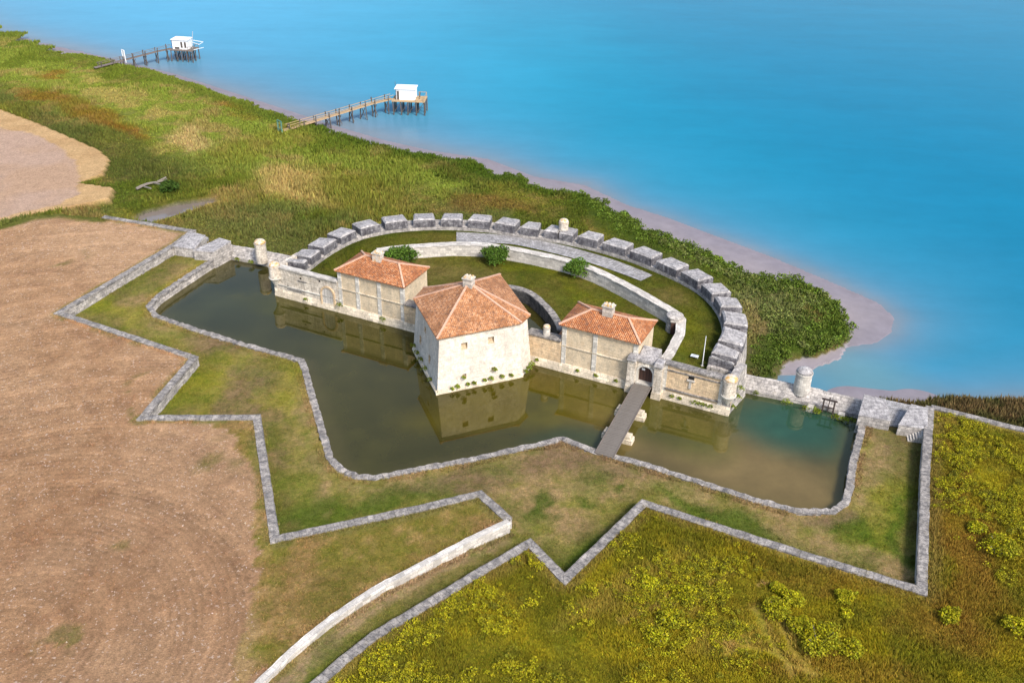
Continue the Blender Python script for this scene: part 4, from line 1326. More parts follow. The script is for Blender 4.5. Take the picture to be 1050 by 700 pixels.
# arch wall
mbw = MB()
pi2 = [(GS - 1.3 + 0.25, 1.3)]
hw, spring, top_z = 1.0, 3.05, 4.55
n = 12
ins = [(-hw, 1.3)] + [(-hw * math.cos(math.pi * k / n), spring + hw * math.sin(math.pi * k / n)) for k in range(n + 1)] + [(hw, 1.3)]
outs = [(-1.35, 1.3)] + [(max(-1.35, min(1.35, -1.35 * math.cos(math.pi * k / n) * 1.45)), spring + (top_z - spring) * min(1, 1.6 * math.sin(math.pi * k / n))) for k in range(n + 1)] + [(1.35, 1.3)]
m_ = len(ins)
vs = []
for b in (0.15, 1.4):
    vs += [(*fac(GS + u, b), z) for u, z in ins] + [(*fac(GS + u, b), z) for u, z in outs]
fs = []
for k in range(m_ - 1):
    fs += [(k, k + 1, m_ + k + 1, m_ + k), (2 * m_ + k, 3 * m_ + k, 3 * m_ + k + 1, 2 * m_ + k + 1), (k, 2 * m_ + k, 2 * m_ + k + 1, k + 1), (m_ + k, m_ + k + 1, 3 * m_ + k + 1, 3 * m_ + k)]
mbw.add(vs, fs)
aw = mbw.build('arch_wall', M['curtain_pale'], gate)
arch_ring(MB(), GS, 0.05, 0.4, 0.98, 1.22, 1.5, spring).build('arch_ring', M['quoin'], aw)
door = MB()
arch_panel(door, GS, 0.75, 0.9, 0.99, 1.5, spring)
dr = door.build('door', M['door'], gate)
for k in range(-2, 3):
    MB().box((*fac(GS + k * .38, 0.74), 1.55), (0.03, 0.03, 2.0), GA).build('board_joint', M['dark'], dr)
MB().box((*fac(GS - .45, 0.73), 3.05), (0.42, 0.03, 0.32), GA).build('notice', M['white'], dr)
MB().box((*fac(GS, 0.7), 1.28), (2.3, 1.6, 0.24), GA).build('threshold', M['quoin'], gate)
MB().prism([fac(GS - 1.25, .0), fac(GS + 1.25, .0), fac(GS + 1.25, 2.6), fac(GS - 1.25, 2.6)], [fac(GS - 1.2, .05), fac(GS + 1.2, .05), fac(GS + 1.2, 2.5), fac(GS - 1.2, 2.5)], 4.56, [5.0, 5.0, 5.7, 5.7]).build('gate_roof', M['merlon_top'], gate, bevel=.06)
MB().prism([fac(GS - 1.6, 1.41), fac(GS + 1.6, 1.41), fac(GS + 1.6, 2.5), fac(GS - 1.6, 2.5)], [fac(GS - 1.6, 1.41), fac(GS + 1.6, 1.41), fac(GS + 1.6, 2.5), fac(GS - 1.6, 2.5)], -.5, 4.55).build('passage_wall', M['wall'], gate)

ba, bb = fac(58.15, -0.2), fac(59.0, -16.0)
bd = (bb - ba) / np.linalg.norm(bb - ba)
bn = np.array([-bd[1], bd[0]])
BL_ = np.linalg.norm(bb - ba)
fb = thing('footbridge', 'grey plank footbridge crossing the moat to the gate', 'bridge', (*((ba + bb) / 2), 1.3))
np_ = 52
dk = MB()
for k in range(np_):
    c = ba + bd * (k + .5) * BL_ / np_
    w_ = 2.2 + random.uniform(-.06, .06)
    dk.box((*(c + bn * random.uniform(-.04, .04)), 1.36 + random.uniform(-.012, .012)), (w_, BL_ / np_ - 0.035, 0.1), math.atan2(bn[1], bn[0]))
dk.build('deck', M['plank'], fb)
for o in (-.8, 0, .8):
    MB().bar((*(ba + bn * o), 1.22), (*(bb + bn * o), 1.22), 0.22, 0.26).build('beam', M['beam'], fb)
for o in (-1.12, 1.12):
    MB().bar((*(ba + bn * o), 1.5), (*(bb + bn * o), 1.5), 0.1, 0.09).build('edge_rail', M['beam'], fb)
for d_ in (5.2, 10.4):
    c = ba + bd * d_
    pb = MB().box((*c, -0.8), (3.9, 1.25, 1.45), math.atan2(bn[1], bn[0]), 0.97).build('bridge_pier', M['plinth'], fb, bevel=.08)
    MB().box((*c, 0.655), (3.4, 1.0, 0.42), math.atan2(bn[1], bn[0]), 0.98).build('pier_cap', M['plinth'], pb, bevel=.06)

# ------------------------------------------------------------------ battery
cum = np.concatenate([[0], np.cumsum(np.linalg.norm(np.diff(inner, axis=0), axis=1))])
nin = normals2(inner)
def par(s, off):
    s = np.clip(s, 0, cum[-1])
    p = np.array([np.interp(s, cum, inner[:, 0]), np.interp(s, cum, inner[:, 1])])
    n = np.array([np.interp(s, cum, nin[:, 0]), np.interp(s, cum, nin[:, 1])])
    return p + n / np.linalg.norm(n) * off


batt = MB().sweep(inner, [(0, 2.4), (0.04, 3.72), (0.5, 3.8), (PAR_T - .1, 3.55), (PAR_T + 0.35, -0.3), (0.6, -0.3)], 0.8, 0.035, zbase=2.4).build('battery_parapet', M['wall'])
tag(batt, 'great curved stone parapet with merlons facing the river', 'battery')
mer_px = [(306.5, 271.5), (314.6, 262.5), (332.4, 251), (353.4, 241.4), (378.7, 235), (406, 230), (436, 228.5), (462.6, 228.5), (491.7, 228.5), (519, 231), (546, 234), (567, 238), (580, 241), (601, 247), (629, 255), (657, 264), (683, 275), (707, 287), (729.5, 299), (743.6, 312), (754.6, 328), (754.6, 347.6), (747, 365), (740, 377)]
mid_c = np.array([par(s, PAR_T * .5) for s in np.linspace(0, cum[-1], 600)])
ss = []
for p in mer_px:
    q = at(*p, 4.5)
    ss.append(np.linspace(0, cum[-1], 600)[np.argmin(np.hypot(*(mid_c - q).T))])
ss = np.maximum.accumulate(np.array(ss))
for i in range(1, len(ss)):
    ss[i] = max(ss[i], ss[i - 1] + 2.2)
for i, s in enumerate(ss):
    a = (ss[i - 1] + s) / 2 if i else max(s - 2.0, 0.0)
    b = (ss[i + 1] + s) / 2 if i < len(ss) - 1 else min(s + 2.2, cum[-1])
    if i in (11, 12): gap0 = .12
    gL = 0.42 if i not in (12,) else .1
    gR = 0.42 if i not in (11,) else .1
    a, b = a + gL, b - gR
    spl = 0.36
    mbm = MB()
    n = 4
    fr, bk = [], []
    hh = random.uniform(-.06, .06)
    for k in range(n + 1):
        t = k / n
        fr.append(par(a + (b - a) * t, 0.03))
        bk.append(par(a + spl + (b - a - 2 * spl) * t, PAR_T - .12))
    ch = 0.2
    lay = []
    nn = n + 1
    ring0 = [(*p, 3.66) for p in fr] + [(*p, 3.5) for p in bk[::-1]]
    ring1 = [(*(par(a + (b - a) * k / n, 0.06)), 4.9 + hh + random.uniform(-.03, .03)) for k in range(nn)] + [(*p, 4.62 + hh) for p in bk[::-1]]
    cen = np.mean([p[:2] for p in ring1], axis=0)
    ring2 = [(*(np.array(p[:2]) + (cen - np.array(p[:2])) / np.linalg.norm(cen - np.array(p[:2])) * 0.32), p[2] + 0.24 + random.uniform(-.03, .03)) for p in ring1]
    L = len(ring0)
    fs, mi = [], []
    vs = ring0 + ring1 + ring2
    s_acc = 0
    for k in range(L):
        k2 = (k + 1) % L
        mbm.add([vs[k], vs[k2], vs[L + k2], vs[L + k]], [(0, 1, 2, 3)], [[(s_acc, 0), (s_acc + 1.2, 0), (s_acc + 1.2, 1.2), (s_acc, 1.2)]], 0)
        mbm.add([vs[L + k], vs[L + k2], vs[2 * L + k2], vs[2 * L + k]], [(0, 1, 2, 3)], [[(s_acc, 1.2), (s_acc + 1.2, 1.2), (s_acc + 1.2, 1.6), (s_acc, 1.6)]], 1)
        s_acc += 1.2
    for k in range(n):
        mbm.add([ring2[k], ring2[k + 1], ring2[L - 2 - k], ring2[L - 1 - k]], [(0, 1, 2, 3)], None, 1)
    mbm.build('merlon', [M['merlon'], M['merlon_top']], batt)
# watch turret on the parapet
rt = par((ss[11] + ss[12]) / 2 + .3, 1.7)
turret('small white domed turret rising out of the curved battery parapet', rt, 3.6, 6.75, 0.78, corbel=False)

# curved rampart wall between the lawn terraces
rw = MB().sweep(rampart, [(-0.7, 1.2), (-0.6, 3.18), (0.6, 3.22), (0.7, 2.6), (0.7, 1.2)], 0.8, 0.035, zbase=1.2).build('rampart_wall', M['pale'])
tag(rw, 'curved pale wall dividing the upper and lower lawns of the fort', 'wall')
MB().sweep(rampart, [(-0.66, 3.23), (-0.66, 3.4), (0.66, 3.4), (0.66, 3.23)], 0.8, 0.03).build('coping', M['pale'], rw)

hut_c = at(684, 341.5, 1.5) + np.array([1.0, .8])
hut = thing('guard_shelter', 'small stone shelter with dark doorway at the end of the curved white wall', 'shelter', (*hut_c, 1.5))
ha = math.radians(-35)
MB().lathe((*hut_c, 0), [(1.15, 1.4), (1.12, 3.7), (1.22, 3.75), (1.18, 3.95), (.8, 4.15)], 14).build('wall', M['wall'], hut)
dv = np.array([math.cos(math.radians(-100)), math.sin(math.radians(-100))])
MB().box((*(hut_c + dv * .98), 1.5), (0.85, 0.5, 1.9), math.radians(-10)).build('door', M['door'], hut)
MB().box((*(hut_c + dv * 1.05), 3.42), (1.1, 0.4, 0.22), math.radians(-10)).build('lintel', M['pale'], hut)

# paved gun platform along the parapet
pv_o = ats([(468, 238.5), (481, 239), (510, 241), (527, 243), (560, 248.5), (589, 255), (627.6, 266.4), (657, 277.5), (669, 282.7)], Z_TERR)
pv_i = ats([(468, 249.3), (481, 249.2), (505, 249.7), (527, 251.2), (551, 256.2), (575, 262), (608, 271), (640, 282), (657, 288.6)], Z_TERR)
mp = MB()
po, pi3 = spline(pv_o, 6), spline(pv_i, 6)
acc = 0
for k in range(len(po) - 1):
    L = np.linalg.norm(po[k + 1] - po[k])
    mp.add([(*pi3[k], 3.2), (*pi3[k + 1], 3.2), (*po[k + 1], 3.2), (*po[k], 3.2)], [(0, 1, 2, 3)], [[(acc, 0), (acc + L, 0), (acc + L, 2.6), (acc, 2.6)]])
    acc += L
lo2 = [(*p, 2.9) for p in po]
pvo = mp.build('paved_path', M['paving'], recalc=False)
tag(pvo, kind='structure')

# basin wall behind the tower
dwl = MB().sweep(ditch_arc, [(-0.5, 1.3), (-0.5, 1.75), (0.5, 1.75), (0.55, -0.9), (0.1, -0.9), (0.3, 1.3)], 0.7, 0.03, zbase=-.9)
dwl = dwl.build('basin_wall', M['basin_shade'])
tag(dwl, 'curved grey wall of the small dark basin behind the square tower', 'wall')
MB().sweep(ditch_arc, [(-0.5, 1.76), (-0.5, 1.95), (0.5, 1.95), (0.5, 1.76)], 0.7, 0.04).build('coping', M['coping'], dwl)
rw2 = MB().sweep(np.array([ditch_arc[0], fac(46.0, 7.0)]), [(-0.45, -0.9), (-0.45, 1.9), (0.45, 1.9), (0.45, -0.9)], 0.8, 0.03, zbase=-.9).build('side_wall', M['basin_shade'], dwl)

# flagpole and notice board on the lawn
fp = at(720, 375, 3.1)
fl = thing('flagpole', 'thin bare white flagpole on the upper lawn near the right corner', 'flagpole', (*fp, 3.0))
MB().lathe((*fp, 0), [(0.07, 3.0), (0.055, 5.0), (0.04, 7.4)], 10).build('pole', M['white'], fl)
MB().lathe((*fp, 0), [(0.02, 7.4), (0.07, 7.44), (0.07, 7.5), (0.02, 7.55)], 10).build('finial', M['metal'], fl)
MB().box((*fp, 3.0), (0.35, 0.35, 0.2), .3, .9).build('foot', M['pale'], fl)
pp = at(712, 367, 3.1)
bd_ = thing('notice_board', 'low white information panel on the grass beside the flagpole', 'sign', (*pp, 3.0))
MB().box((*pp, 3.42), (1.0, 0.6, 0.05), GA).build('panel', M['netwhite'], bd_)
MB().box((*pp, 3.475), (0.5, 0.35, 0.01), GA).build('picture', M['metal'], bd_)
for k in (-.45, .45):
    MB().box((*(pp + gdir * k), 3.0), (0.07, 0.07, 0.42), GA).build('leg', M['metal'], bd_)


# ------------------------------------------------------------------ fishing huts on piers
def pier_hut(p0, p1, z0, z1, hut, label_w, label_h, plank, blue, n_bents, seed):
    """p0 -> p1: walkway; hut = (along, across, size x, size y, height, platform length, platform width)"""
    r = random.Random(seed)
    d = (p1 - p0) / np.linalg.norm(p1 - p0)
    n = np.array([-d[1], d[0]])
    L = np.linalg.norm(p1 - p0)
    t = thing('pier_walkway', label_w, 'pier', (*p0, 0.0))
    zz = lambda s: z0 + (z1 - z0) * min(1, s / L * 1.25)
    deck = MB()
    N = int(L / .9)
    for k in range(N):
        a, b = L * k / N, L * (k + 1) / N
        deck.bar((*(p0 + d * a), zz(a)), (*(p0 + d * (b - .03)), zz(b)), 1.25 + r.uniform(-.08, .08), 0.14)
    deck.build('deck', M[plank], t)
    for sgn in (-1, 1):
        MB().bar((*(p0 + d * 1 + n * .62 * sgn), zz(1) + .95), (*(p1 + n * .62 * sgn), z1 + .95), 0.09, .09).build('handrail', M[plank], t)
    for k in range(n_bents):
        s = L * (k + .45) / n_bents
        for sgn in (-1, 1):
            q = p0 + d * (s + r.uniform(-.4, .4)) + n * .6 * sgn
            lean = np.array([r.uniform(-.35, .35), r.uniform(-.35, .35)])
            MB().bar((*(q + lean), -2.6), (*q, zz(s) + .9 + r.uniform(0, .4)), 0.2).build('leg', M['post'], t)
        if k > 1:
            q = p0 + d * s
            MB().bar((*(q + n * .8), -0.6), (*(q - n * .8), zz(s) - .2), 0.11).build('brace', M['post'], t)
            q2 = p0 + d * (s + .15)
            MB().bar((*(q2 - n * .8), -0.6), (*(q2 + n * .8), zz(s) - .2), 0.11).build('brace', M['post'], t)
    # the hut
    al, ac, sx, sy, sh, pl, pw, ang = hut
    ca, sa_ = math.cos(ang), math.sin(ang)
    ex, ey = np.array([ca, sa_]), np.array([-sa_, ca])
    o = p1 + d * 0.3
    C0 = lambda u, v: o + ex * u + ey * v
    h = thing('fishing_hut', label_h, 'fishing hut', (*C0(pl / 2, 0), z1), 0)
    MB().box((*C0(pl / 2, 0), z1 - .12), (pl, pw, 0.22), ang).build('platform', M[plank], h)
    cx = al + sx / 2
    cab = MB().box((*C0(cx, ac), z1 + .12), (sx, sy, sh), ang).build('cabin', M['white'], h)
    MB().box((*C0(cx, ac), z1 + .12 + sh + .003), (sx + .5, sy + .5, 0.13), ang).build('roof', M['white'], cab)
    # openings: door on the walkway end, window towards the shore
    MB().box((*C0(al - .012, ac), z1 + .14), (0.05, 0.9, 2.0), ang).build('door', M['blue'] if blue else M['post'], cab)
    if blue:
        for u in (0.62, 0.86):
            MB().box((*C0(al + sx * u, ac - sy / 2 - .012), z1 + .55), (0.55, 0.05, 1.5), ang).build('window', M['post'], cab)
        MB().box((*C0(al + sx * .3, ac - sy / 2 - .012), z1 + .2), (1.3, 0.05, .5), ang).build('panel', M['post'], cab)
        MB().box((*C0(al - .3, ac), z1 + .12), (0.12, sy * .8, sh * .95), ang).build('wind_screen', M['blue'], h)
    else:
        MB().box((*C0(al + sx * .12, ac - sy / 2 - .012), z1 + .16), (0.5, 0.05, 2.0), ang).build('door', M['post'], cab)
        MB().box((*C0(al + sx * .02, ac - sy / 2 - .03), z1 + .12), (0.1, 0.1, sh), ang).build('corner_post', M['post'], cab)
    for i in range(5):
        for v in (-pw / 2 + .2, 0, pw / 2 - .2):
            q = C0(pl * (i + .15) / 4.3, v)
            if i == 4: q = C0(pl - .15, v)
            lean = np.array([r.uniform(-.25, .25), r.uniform(-.25, .25)])
            MB().bar((*(q + lean), -2.6), (*q, z1), 0.24).build('leg', M['post'], h)
    for i in range(4):
        a = C0(pl * (i + .15) / 4.3, -pw / 2 + .2)
        b = C0(pl * (i + 1.15) / 4.3, -pw / 2 + .2)
        MB().bar((*a, -.7), (*b, z1 - .2), 0.12).build('brace', M['post'], h)
    for v in (-pw / 2 + .08, pw / 2 - .08):
        MB().bar((*C0(al + sx + .3, v), z1 + 1.05), (*C0(pl - .1, v), z1 + 1.05), .09).build('handrail', M[plank], h)
        for u in (al + sx + .4, pl - .15):
            MB().bar((*C0(u, v), z1), (*C0(u, v), z1 + 1.05), .1).build('rail_post', M[plank], h)
    MB().bar((*C0(pl - .1, -pw / 2 + .1), z1 + 1.05), (*C0(pl - .1, pw / 2 - .1), z1 + 1.05), .09).build('handrail', M[plank], h)
    # net hoist
    if blue:
        for v in (-1.3, 1.3):
            MB().bar((*C0(al + sx, v * .5), z1 + 2.3), (*C0(pl + 1.8, v), z1 + 1.7), .13).build('net_arm', M['netwhite'], h)
        MB().bar((*C0(pl + 1.8, -1.3), z1 + 1.7), (*C0(pl + 1.8, 1.3), z1 + 1.7), .12).build('net_arm', M['netwhite'], h)
        MB().bar((*C0(pl + .2, -1.6), z1 + .3), (*C0(pl + 1.6, 1.5), z1 + .2), .12).build('net_arm', M['netwhite'], h)
        MB().bar((*C0(al + sx + .6, .2), z1), (*C0(al + sx + 1.4, .2), z1 + 4.6), .1).build('mast', M['metal'], h)
    else:
        MB().bar((*C0(al + sx + .8, 0), z1), (*C0(al + sx + 1.0, 0), z1 + 1.7), .22).build('winch', M['post'], h)
        MB().bar((*C0(al - .4, sy * .4), z1), (*C0(al - .5, sy * .4), z1 + 3.6), .07).build('mast', M['post'], h)
    return t, h


pB0, pB1 = at(290, 135, 0.8), at(402, 101.2, 2.2)
pier_hut(pB0, pB1, 1.0, 2.2, (0.9, 0.2, 4.4, 3.0, 2.45, 7.6, 4.4, math.radians(-4)), 'tan wooden pier walkway on thin legs leading to the plain white hut near the middle', 'plain white fishing hut on stilts at the end of the tan pier', 'pier_wood', False, 9, 3)
pA0, pA1 = at(97, 70.5, 0.8), at(176.5, 49.8, 2.0)
pier_hut(pA0, pA1, 1.0, 2.0, (0.5, 0.3, 4.2, 3.0, 2.4, 6.3, 4.2, math.radians(-8)), 'grey wooden pier walkway leading to the far white and blue hut', 'far white fishing hut with blue trim and net frame on stilts', 'beam', True, 7, 4)


def pier_gate(label, p, z, d, mat, h, w_):
    t = thing('pier_gate', label, 'gate', (*p, z))
    n = np.array([-d[1], d[0]])
    for sgn in (-1, 1):
        MB().bar((*(p + n * w_ / 2 * sgn), z - .5), (*(p + n * w_ / 2 * sgn), z + h), .16).build('post', M[mat], t)
    MB().bar((*(p - n * w_ / 2), z + h), (*(p + n * w_ / 2), z + h), .14).build('crossbar', M[mat], t)
    MB().bar((*(p - n * w_ / 2), z + .5), (*(p + n * w_ / 2), z + .5), .1).build('crossbar', M[mat], t)
    for k in (-.25, .25):
        MB().bar((*(p + n * w_ * k), z), (*(p + n * w_ * k), z + h), .07).build('bar', M[mat], t)
    if mat == 'white':
        MB().bar((*(p - n * w_ * .45), z + h * .5), (*(p + n * w_ * .45), z + h * .5), .06, h * .75).build('panel', M[mat], t)
    return t


dB = (pB1 - pB0) / np.linalg.norm(pB1 - pB0)
pier_gate('pale green iron gate at the shore end of the tan pier', pB0 - dB * 0.6, 1.0, dB, 'gate_green', 2.3, 1.6)
dA = (pA1 - pA0) / np.linalg.norm(pA1 - pA0)
pier_gate('white gate panel standing part way along the far grey pier', pA0 + dA * 8.2, 1.4, dA, 'white', 2.6, 1.3)

# driftwood in the marsh
dwp = at(156, 189, 0.8)
drift = thing('driftwood', 'pale driftwood trunk lying in the marsh left of the drainage channel', 'driftwood', (*dwp, 0.7))
a, b = at(140, 194, 1.1), at(172, 183, 1.1)
pts = [a + (b - a) * t + np.array([0, .5 * math.sin(t * 5)]) for t in np.linspace(0, 1, 7)]
tr = MB()
for k in range(6):
    tr.bar((*pts[k], 1.2 + .1 * math.sin(k)), (*pts[k + 1], 1.2 + .1 * math.sin(k + 1)), .36 - .04 * k, .34 - .04 * k)
tr.build('trunk', M['twig'], drift)
for k, (u, v) in ((1, (2.2, -1.8)), (3, (2.0, -1.5)), (4, (1.2, 1.5))):
    MB().bar((*pts[k], 1.2), (pts[k][0] + u, pts[k][1] + v, 1.5), .2).build('branch', M['twig'], drift)
chw = MB().prism(*[[p for p in ats([(134, 225), (155, 229), (184, 221), (224, 208.5), (220, 202.5), (180, 208), (146, 217)], 0.0)]] * 2, -0.5, -0.2)
cw = chw.build('channel_water', M['moat'])
ca_ = cw.data.color_attributes.new('tint', 'FLOAT_COLOR', 'POINT')
for d_ in ca_.data: d_.color = (0.17, 0.14, 0.125, 1)
tag(cw, kind='structure')
# ------------------------------------------------------------------ vegetation
def sample_zone(n, box, seed):
    r = np.random.default_rng(seed)
    return r.uniform(box[0], box[1], n), r.uniform(box[2], box[3], n), r


def interp_grid(A, X, Y):
    ix = np.clip(np.searchsorted(gx, X) - 1, 0, len(gx) - 2)
    iy = np.clip(np.searchsorted(gy, Y) - 1, 0, len(gy) - 2)
    return A[iy, ix]


def blades(name, X, Y, Z, C, h, w, nb, r, mat='blade', lean=0.5, spread=0.35, cvar=0.18, parent=None):
    """each tuft = nb leaning triangular blades"""
    n = len(X)
    h = np.broadcast_to(h, (n,))
    ang = r.uniform(0, 2 * math.pi, (n, nb))
    rad = r.uniform(0, 1, (n, nb)) * np.asarray(spread if np.ndim(spread) else np.full(n, spread))[:, None]
    bx, by = X[:, None] + rad * np.cos(ang), Y[:, None] + rad * np.sin(ang)
    la = ang + r.uniform(-.6, .6, (n, nb))
    hh = h[:, None] * r.uniform(.6, 1.15, (n, nb))
    ln = hh * lean * r.uniform(.2, 1.2, (n, nb))
    tx, ty = bx + ln * np.cos(la), by + ln * np.sin(la)
    wa = r.uniform(0, math.pi, (n, nb))
    ww = np.broadcast_to(w, (n,))[:, None] * r.uniform(.6, 1.3, (n, nb)) / 2
    z = np.broadcast_to(Z[:, None], (n, nb))
    V = np.stack([np.stack([bx - ww * np.cos(wa), by - ww * np.sin(wa), z - .05], -1), np.stack([bx + ww * np.cos(wa), by + ww * np.sin(wa), z - .05], -1), np.stack([tx, ty, z + hh], -1)], 2).reshape(-1, 3)
    cc = C[:, None, :] * (1 + r.normal(0, cvar, (n, nb, 1))) * (1 + r.normal(0, .06, (n, nb, 3)))
    cc = np.repeat(cc.reshape(-1, 3), 3, axis=0)
    o = fast_mesh(name, V, 3, np.arange(len(V)), M[mat], np.clip(cc, .003, .9), parent=parent)
    return o


def leaf_cloud(cx, cy, cz, rx_, ry_, rz_, n, size, col, r, cvar=0.25, low=-0.3):
    """random little leaf quads through an ellipsoid, denser towards its uneven skin"""
    d = r.normal(size=(n, 3))
    d /= np.linalg.norm(d, axis=1)[:, None]
    d[:, 2] = np.where(d[:, 2] < low, -d[:, 2], d[:, 2])
    lump = 0.60 + 0.65 * vnoise(d[:, 0] * 2.2 + cx, d[:, 1] * 2.2 + d[:, 2] * 1.7 + cy, 5)
    rad = (r.uniform(0.25, 1, n) ** 0.45) * lump
    c = np.stack([cx + d[:, 0] * rad * rx_, cy + d[:, 1] * rad * ry_, cz + d[:, 2] * rad * rz_], -1)
    u = r.normal(size=(n, 3))
    u /= np.linalg.norm(u, axis=1)[:, None]
    v = np.cross(u, r.normal(size=(n, 3)))
    v /= np.linalg.norm(v, axis=1)[:, None]
    s = size * r.uniform(.6, 1.4, (n, 1))
    V = np.stack([c - u * s, c + v * s * .55, c + u * s, c - v * s * .55], 1).reshape(-1, 3)
    cc = np.asarray(col) * (1 + r.normal(0, cvar, (n, 1))) * (1 + r.normal(0, .06, (n, 3)))
    return V, np.repeat(np.clip(cc, .003, .9), 4, axis=0)


def clouds(name, items, mat, r, parent=None, M_inv=None):
    VV, CC = [], []
    for it in items:
        v, c = leaf_cloud(*it, r)
        VV.append(v)
        CC.append(c)
    V, C_ = np.vstack(VV), np.vstack(CC)
    if M_inv is not None:
        V = V - np.array(M_inv)
    return fast_mesh(name, V, 4, np.arange(len(V)), M[mat], C_, parent=parent)


def zone_points(n, box, seed, cond):
    X, Y, r = sample_zone(n, box, seed)
    zn = {k: interp_grid(v, X, Y) for k, v in ZN.items()}
    Z = interp_grid(GZ, X, Y)
    C = interp_grid(GC, X, Y)
    px, py = to_px(X, Y, Z)
    ok = cond(zn, X, Y, Z, px, py, r) & (px > -60) & (px < 1110) & (py < 760)
    return X[ok], Y[ok], Z[ok], C[ok], px[ok], py[ok], r, {k: v[ok] for k, v in zn.items()}


def wall_clear(X, Y):
    return np.minimum(np.minimum(dist_line(X, Y, left_wall), dist_line(X, Y, right_wall)), np.minimum(dist_line(X, Y, ramp_wall), dist_line(X, Y, quay)))


outer_battery = np.vstack([[GL], outer, [GR]])
# marsh reeds and grasses
def marsh_ok(zn, X, Y, Z, px, py, r):
    a = (zn['land'] & ~zn['cov'] & ~zn['fld'] & ~zn['mdw'] & ~zn['moat'] & ~zn['fort'] & ~zn['up'] & ~zn['chan'] & (Z > 0.05))
    return a & (fbm(X, Y, 5, 4, 140) + 0.25 * r.uniform(0, 1, X.shape) > 0.42)


X, Y, Z, C, px, py, r, zn = zone_points(230000, (-170, 60, 108, 330), 21, marsh_ok)
ob_d = dist_line(X, Y, outer_battery[1:-1])
k = (ob_d > 1.2) & (dist_line(X, Y, np.vstack([poly_channel, poly_channel[:1]])) > .9)
X, Y, Z, C, zn, px, py = X[k], Y[k], Z[k], C[k], {a: b[k] for a, b in zn.items()}, px[k], py[k]
hn = fbm(X, Y, 10, 4, 141)
hgt = 0.28 + 0.6 * sstep(.4, .65, hn)
hgt = np.where((px > 235) & (px < 420) & (py > 130) & (py < 245), hgt + .4, hgt)
hgt = np.where(px > 600, hgt * .5, hgt)
rd = blades('marsh_grass', X, Y, Z, C * 1.32 * np.array([.95, 1.04, .9]), hgt, 0.28, 6, r, lean=.45, spread=.5)
tag(rd, kind='stuff')
# right shore reeds
X, Y, Z, C, px, py, r, zn = zone_points(60000, (35, 110, 70, 125), 22, lambda zn, X, Y, Z, px, py, r: zn['land2'] & ~zn['mdw'] & ~zn['cov'] & ~zn['moat'] & (Z > -.4) & (dist_line(X, Y, right_wall) > .7))
tag(blades('shore_reeds', X, Y, Z, C * 1.1, 0.9, 0.25, 6, r, spread=.4), kind='stuff')

# low scrub along the shore and on the point
items = []
r = np.random.default_rng(31)
cumS = np.concatenate([[0], np.cumsum(np.linalg.norm(np.diff(shore, axis=0), axis=1))])
nS = normals2(shore)
s = 40.0
while s < cumS[-1] - 1:
    p = np.array([np.interp(s, cumS, shore[:, 0]), np.interp(s, cumS, shore[:, 1])])
    n_ = np.array([np.interp(s, cumS, nS[:, 0]), np.interp(s, cumS, nS[:, 1])])
    px_ = to_px(p[0], p[1], 0)[0]
    if px_ > -30:
        big = float(sstep(520, 640, px_))
        for q in range(3 + int(2 * big)):
            off = r.uniform(0.3, 3.2 + 2.2 * big)
            sz = r.uniform(.5, .95) * (0.72 + 0.4 * big)
            c = p - n_ * off + r.normal(0, .3, 2)
            col = np.array([0.085, 0.125, 0.014]) * r.uniform(.75, 1.35) if px_ > 330 else np.array([0.13, 0.15, 0.014]) * r.uniform(.75, 1.3)
            items.append((c[0], c[1], 0.15, sz * 1.15, sz * 1.15, sz * (.75 + .35 * big), int(60 + 70 * big), 0.16, col))
    s += r.uniform(.8, 1.4)
# the wooded point right of the battery
poly_pt = ats([(640, 232), (705, 256), (760, 282), (800, 293), (845, 303), (865, 325), (866, 350), (835, 358), (800, 352), (785, 330), (770, 300), (740, 280), (690, 258)], .5)
xs, ys = r.uniform(poly_pt[:, 0].min(), poly_pt[:, 0].max(), 1500), r.uniform(poly_pt[:, 1].min(), poly_pt[:, 1].max(), 1500)
ins_ = inside(xs, ys, poly_pt)
for x, y in zip(xs[ins_], ys[ins_]):
    v = float(vnoise(np.array([x / 5]), np.array([y / 5]), 77)[0])
    if v < .3: continue
    col = (np.array([0.085, 0.110, 0.018]) if v < .5 else np.array([0.125, 0.145, 0.035])) * r.uniform(.75, 1.3)
    sz = r.uniform(.5, 1.1)
    items.append((x, y, 0.5, sz, sz, sz * .85, 70, 0.15, col))
sc = clouds('shore_scrub', items, 'leaf', r)
tag(sc, kind='stuff')

# meadow plants
def mead_ok(zn, X, Y, Z, px, py, r):
    return zn['mdw'] & (dist_line(X, Y, right_wall) > .9)


X, Y, Z, C, px, py, r, zn = zone_points(330000, (-28, 100, 44, 120), 23, mead_ok)
bare = (patch(px, py, 760, 655, 10, 6, .3) > .3) | (patch(px, py, 763, 595, 5, 4, 0) > .3)
for pth in ([(775, 625), (785, 650), (800, 670), (812, 690)], [(745, 672), (765, 662), (788, 668), (830, 690)], [(800, 640), (812, 665), (835, 690)]):
    bare |= dist_line(X, Y, ats(pth, Z_FIELD)) < .35
keep = ~bare & (fbm(X, Y, 3, 4, 150) + .35 * r.uniform(0, 1, X.shape) > .48)
X, Y, Z, C, px, py = X[keep], Y[keep], Z[keep], C[keep], px[keep], py[keep]
tag(blades('meadow_grass', X, Y, Z, C * 1.3, .22 + .28 * sstep(.4, .7, fbm(X, Y, 6, 4, 151)), .09, 7, r, lean=.6, spread=.22), kind='stuff')

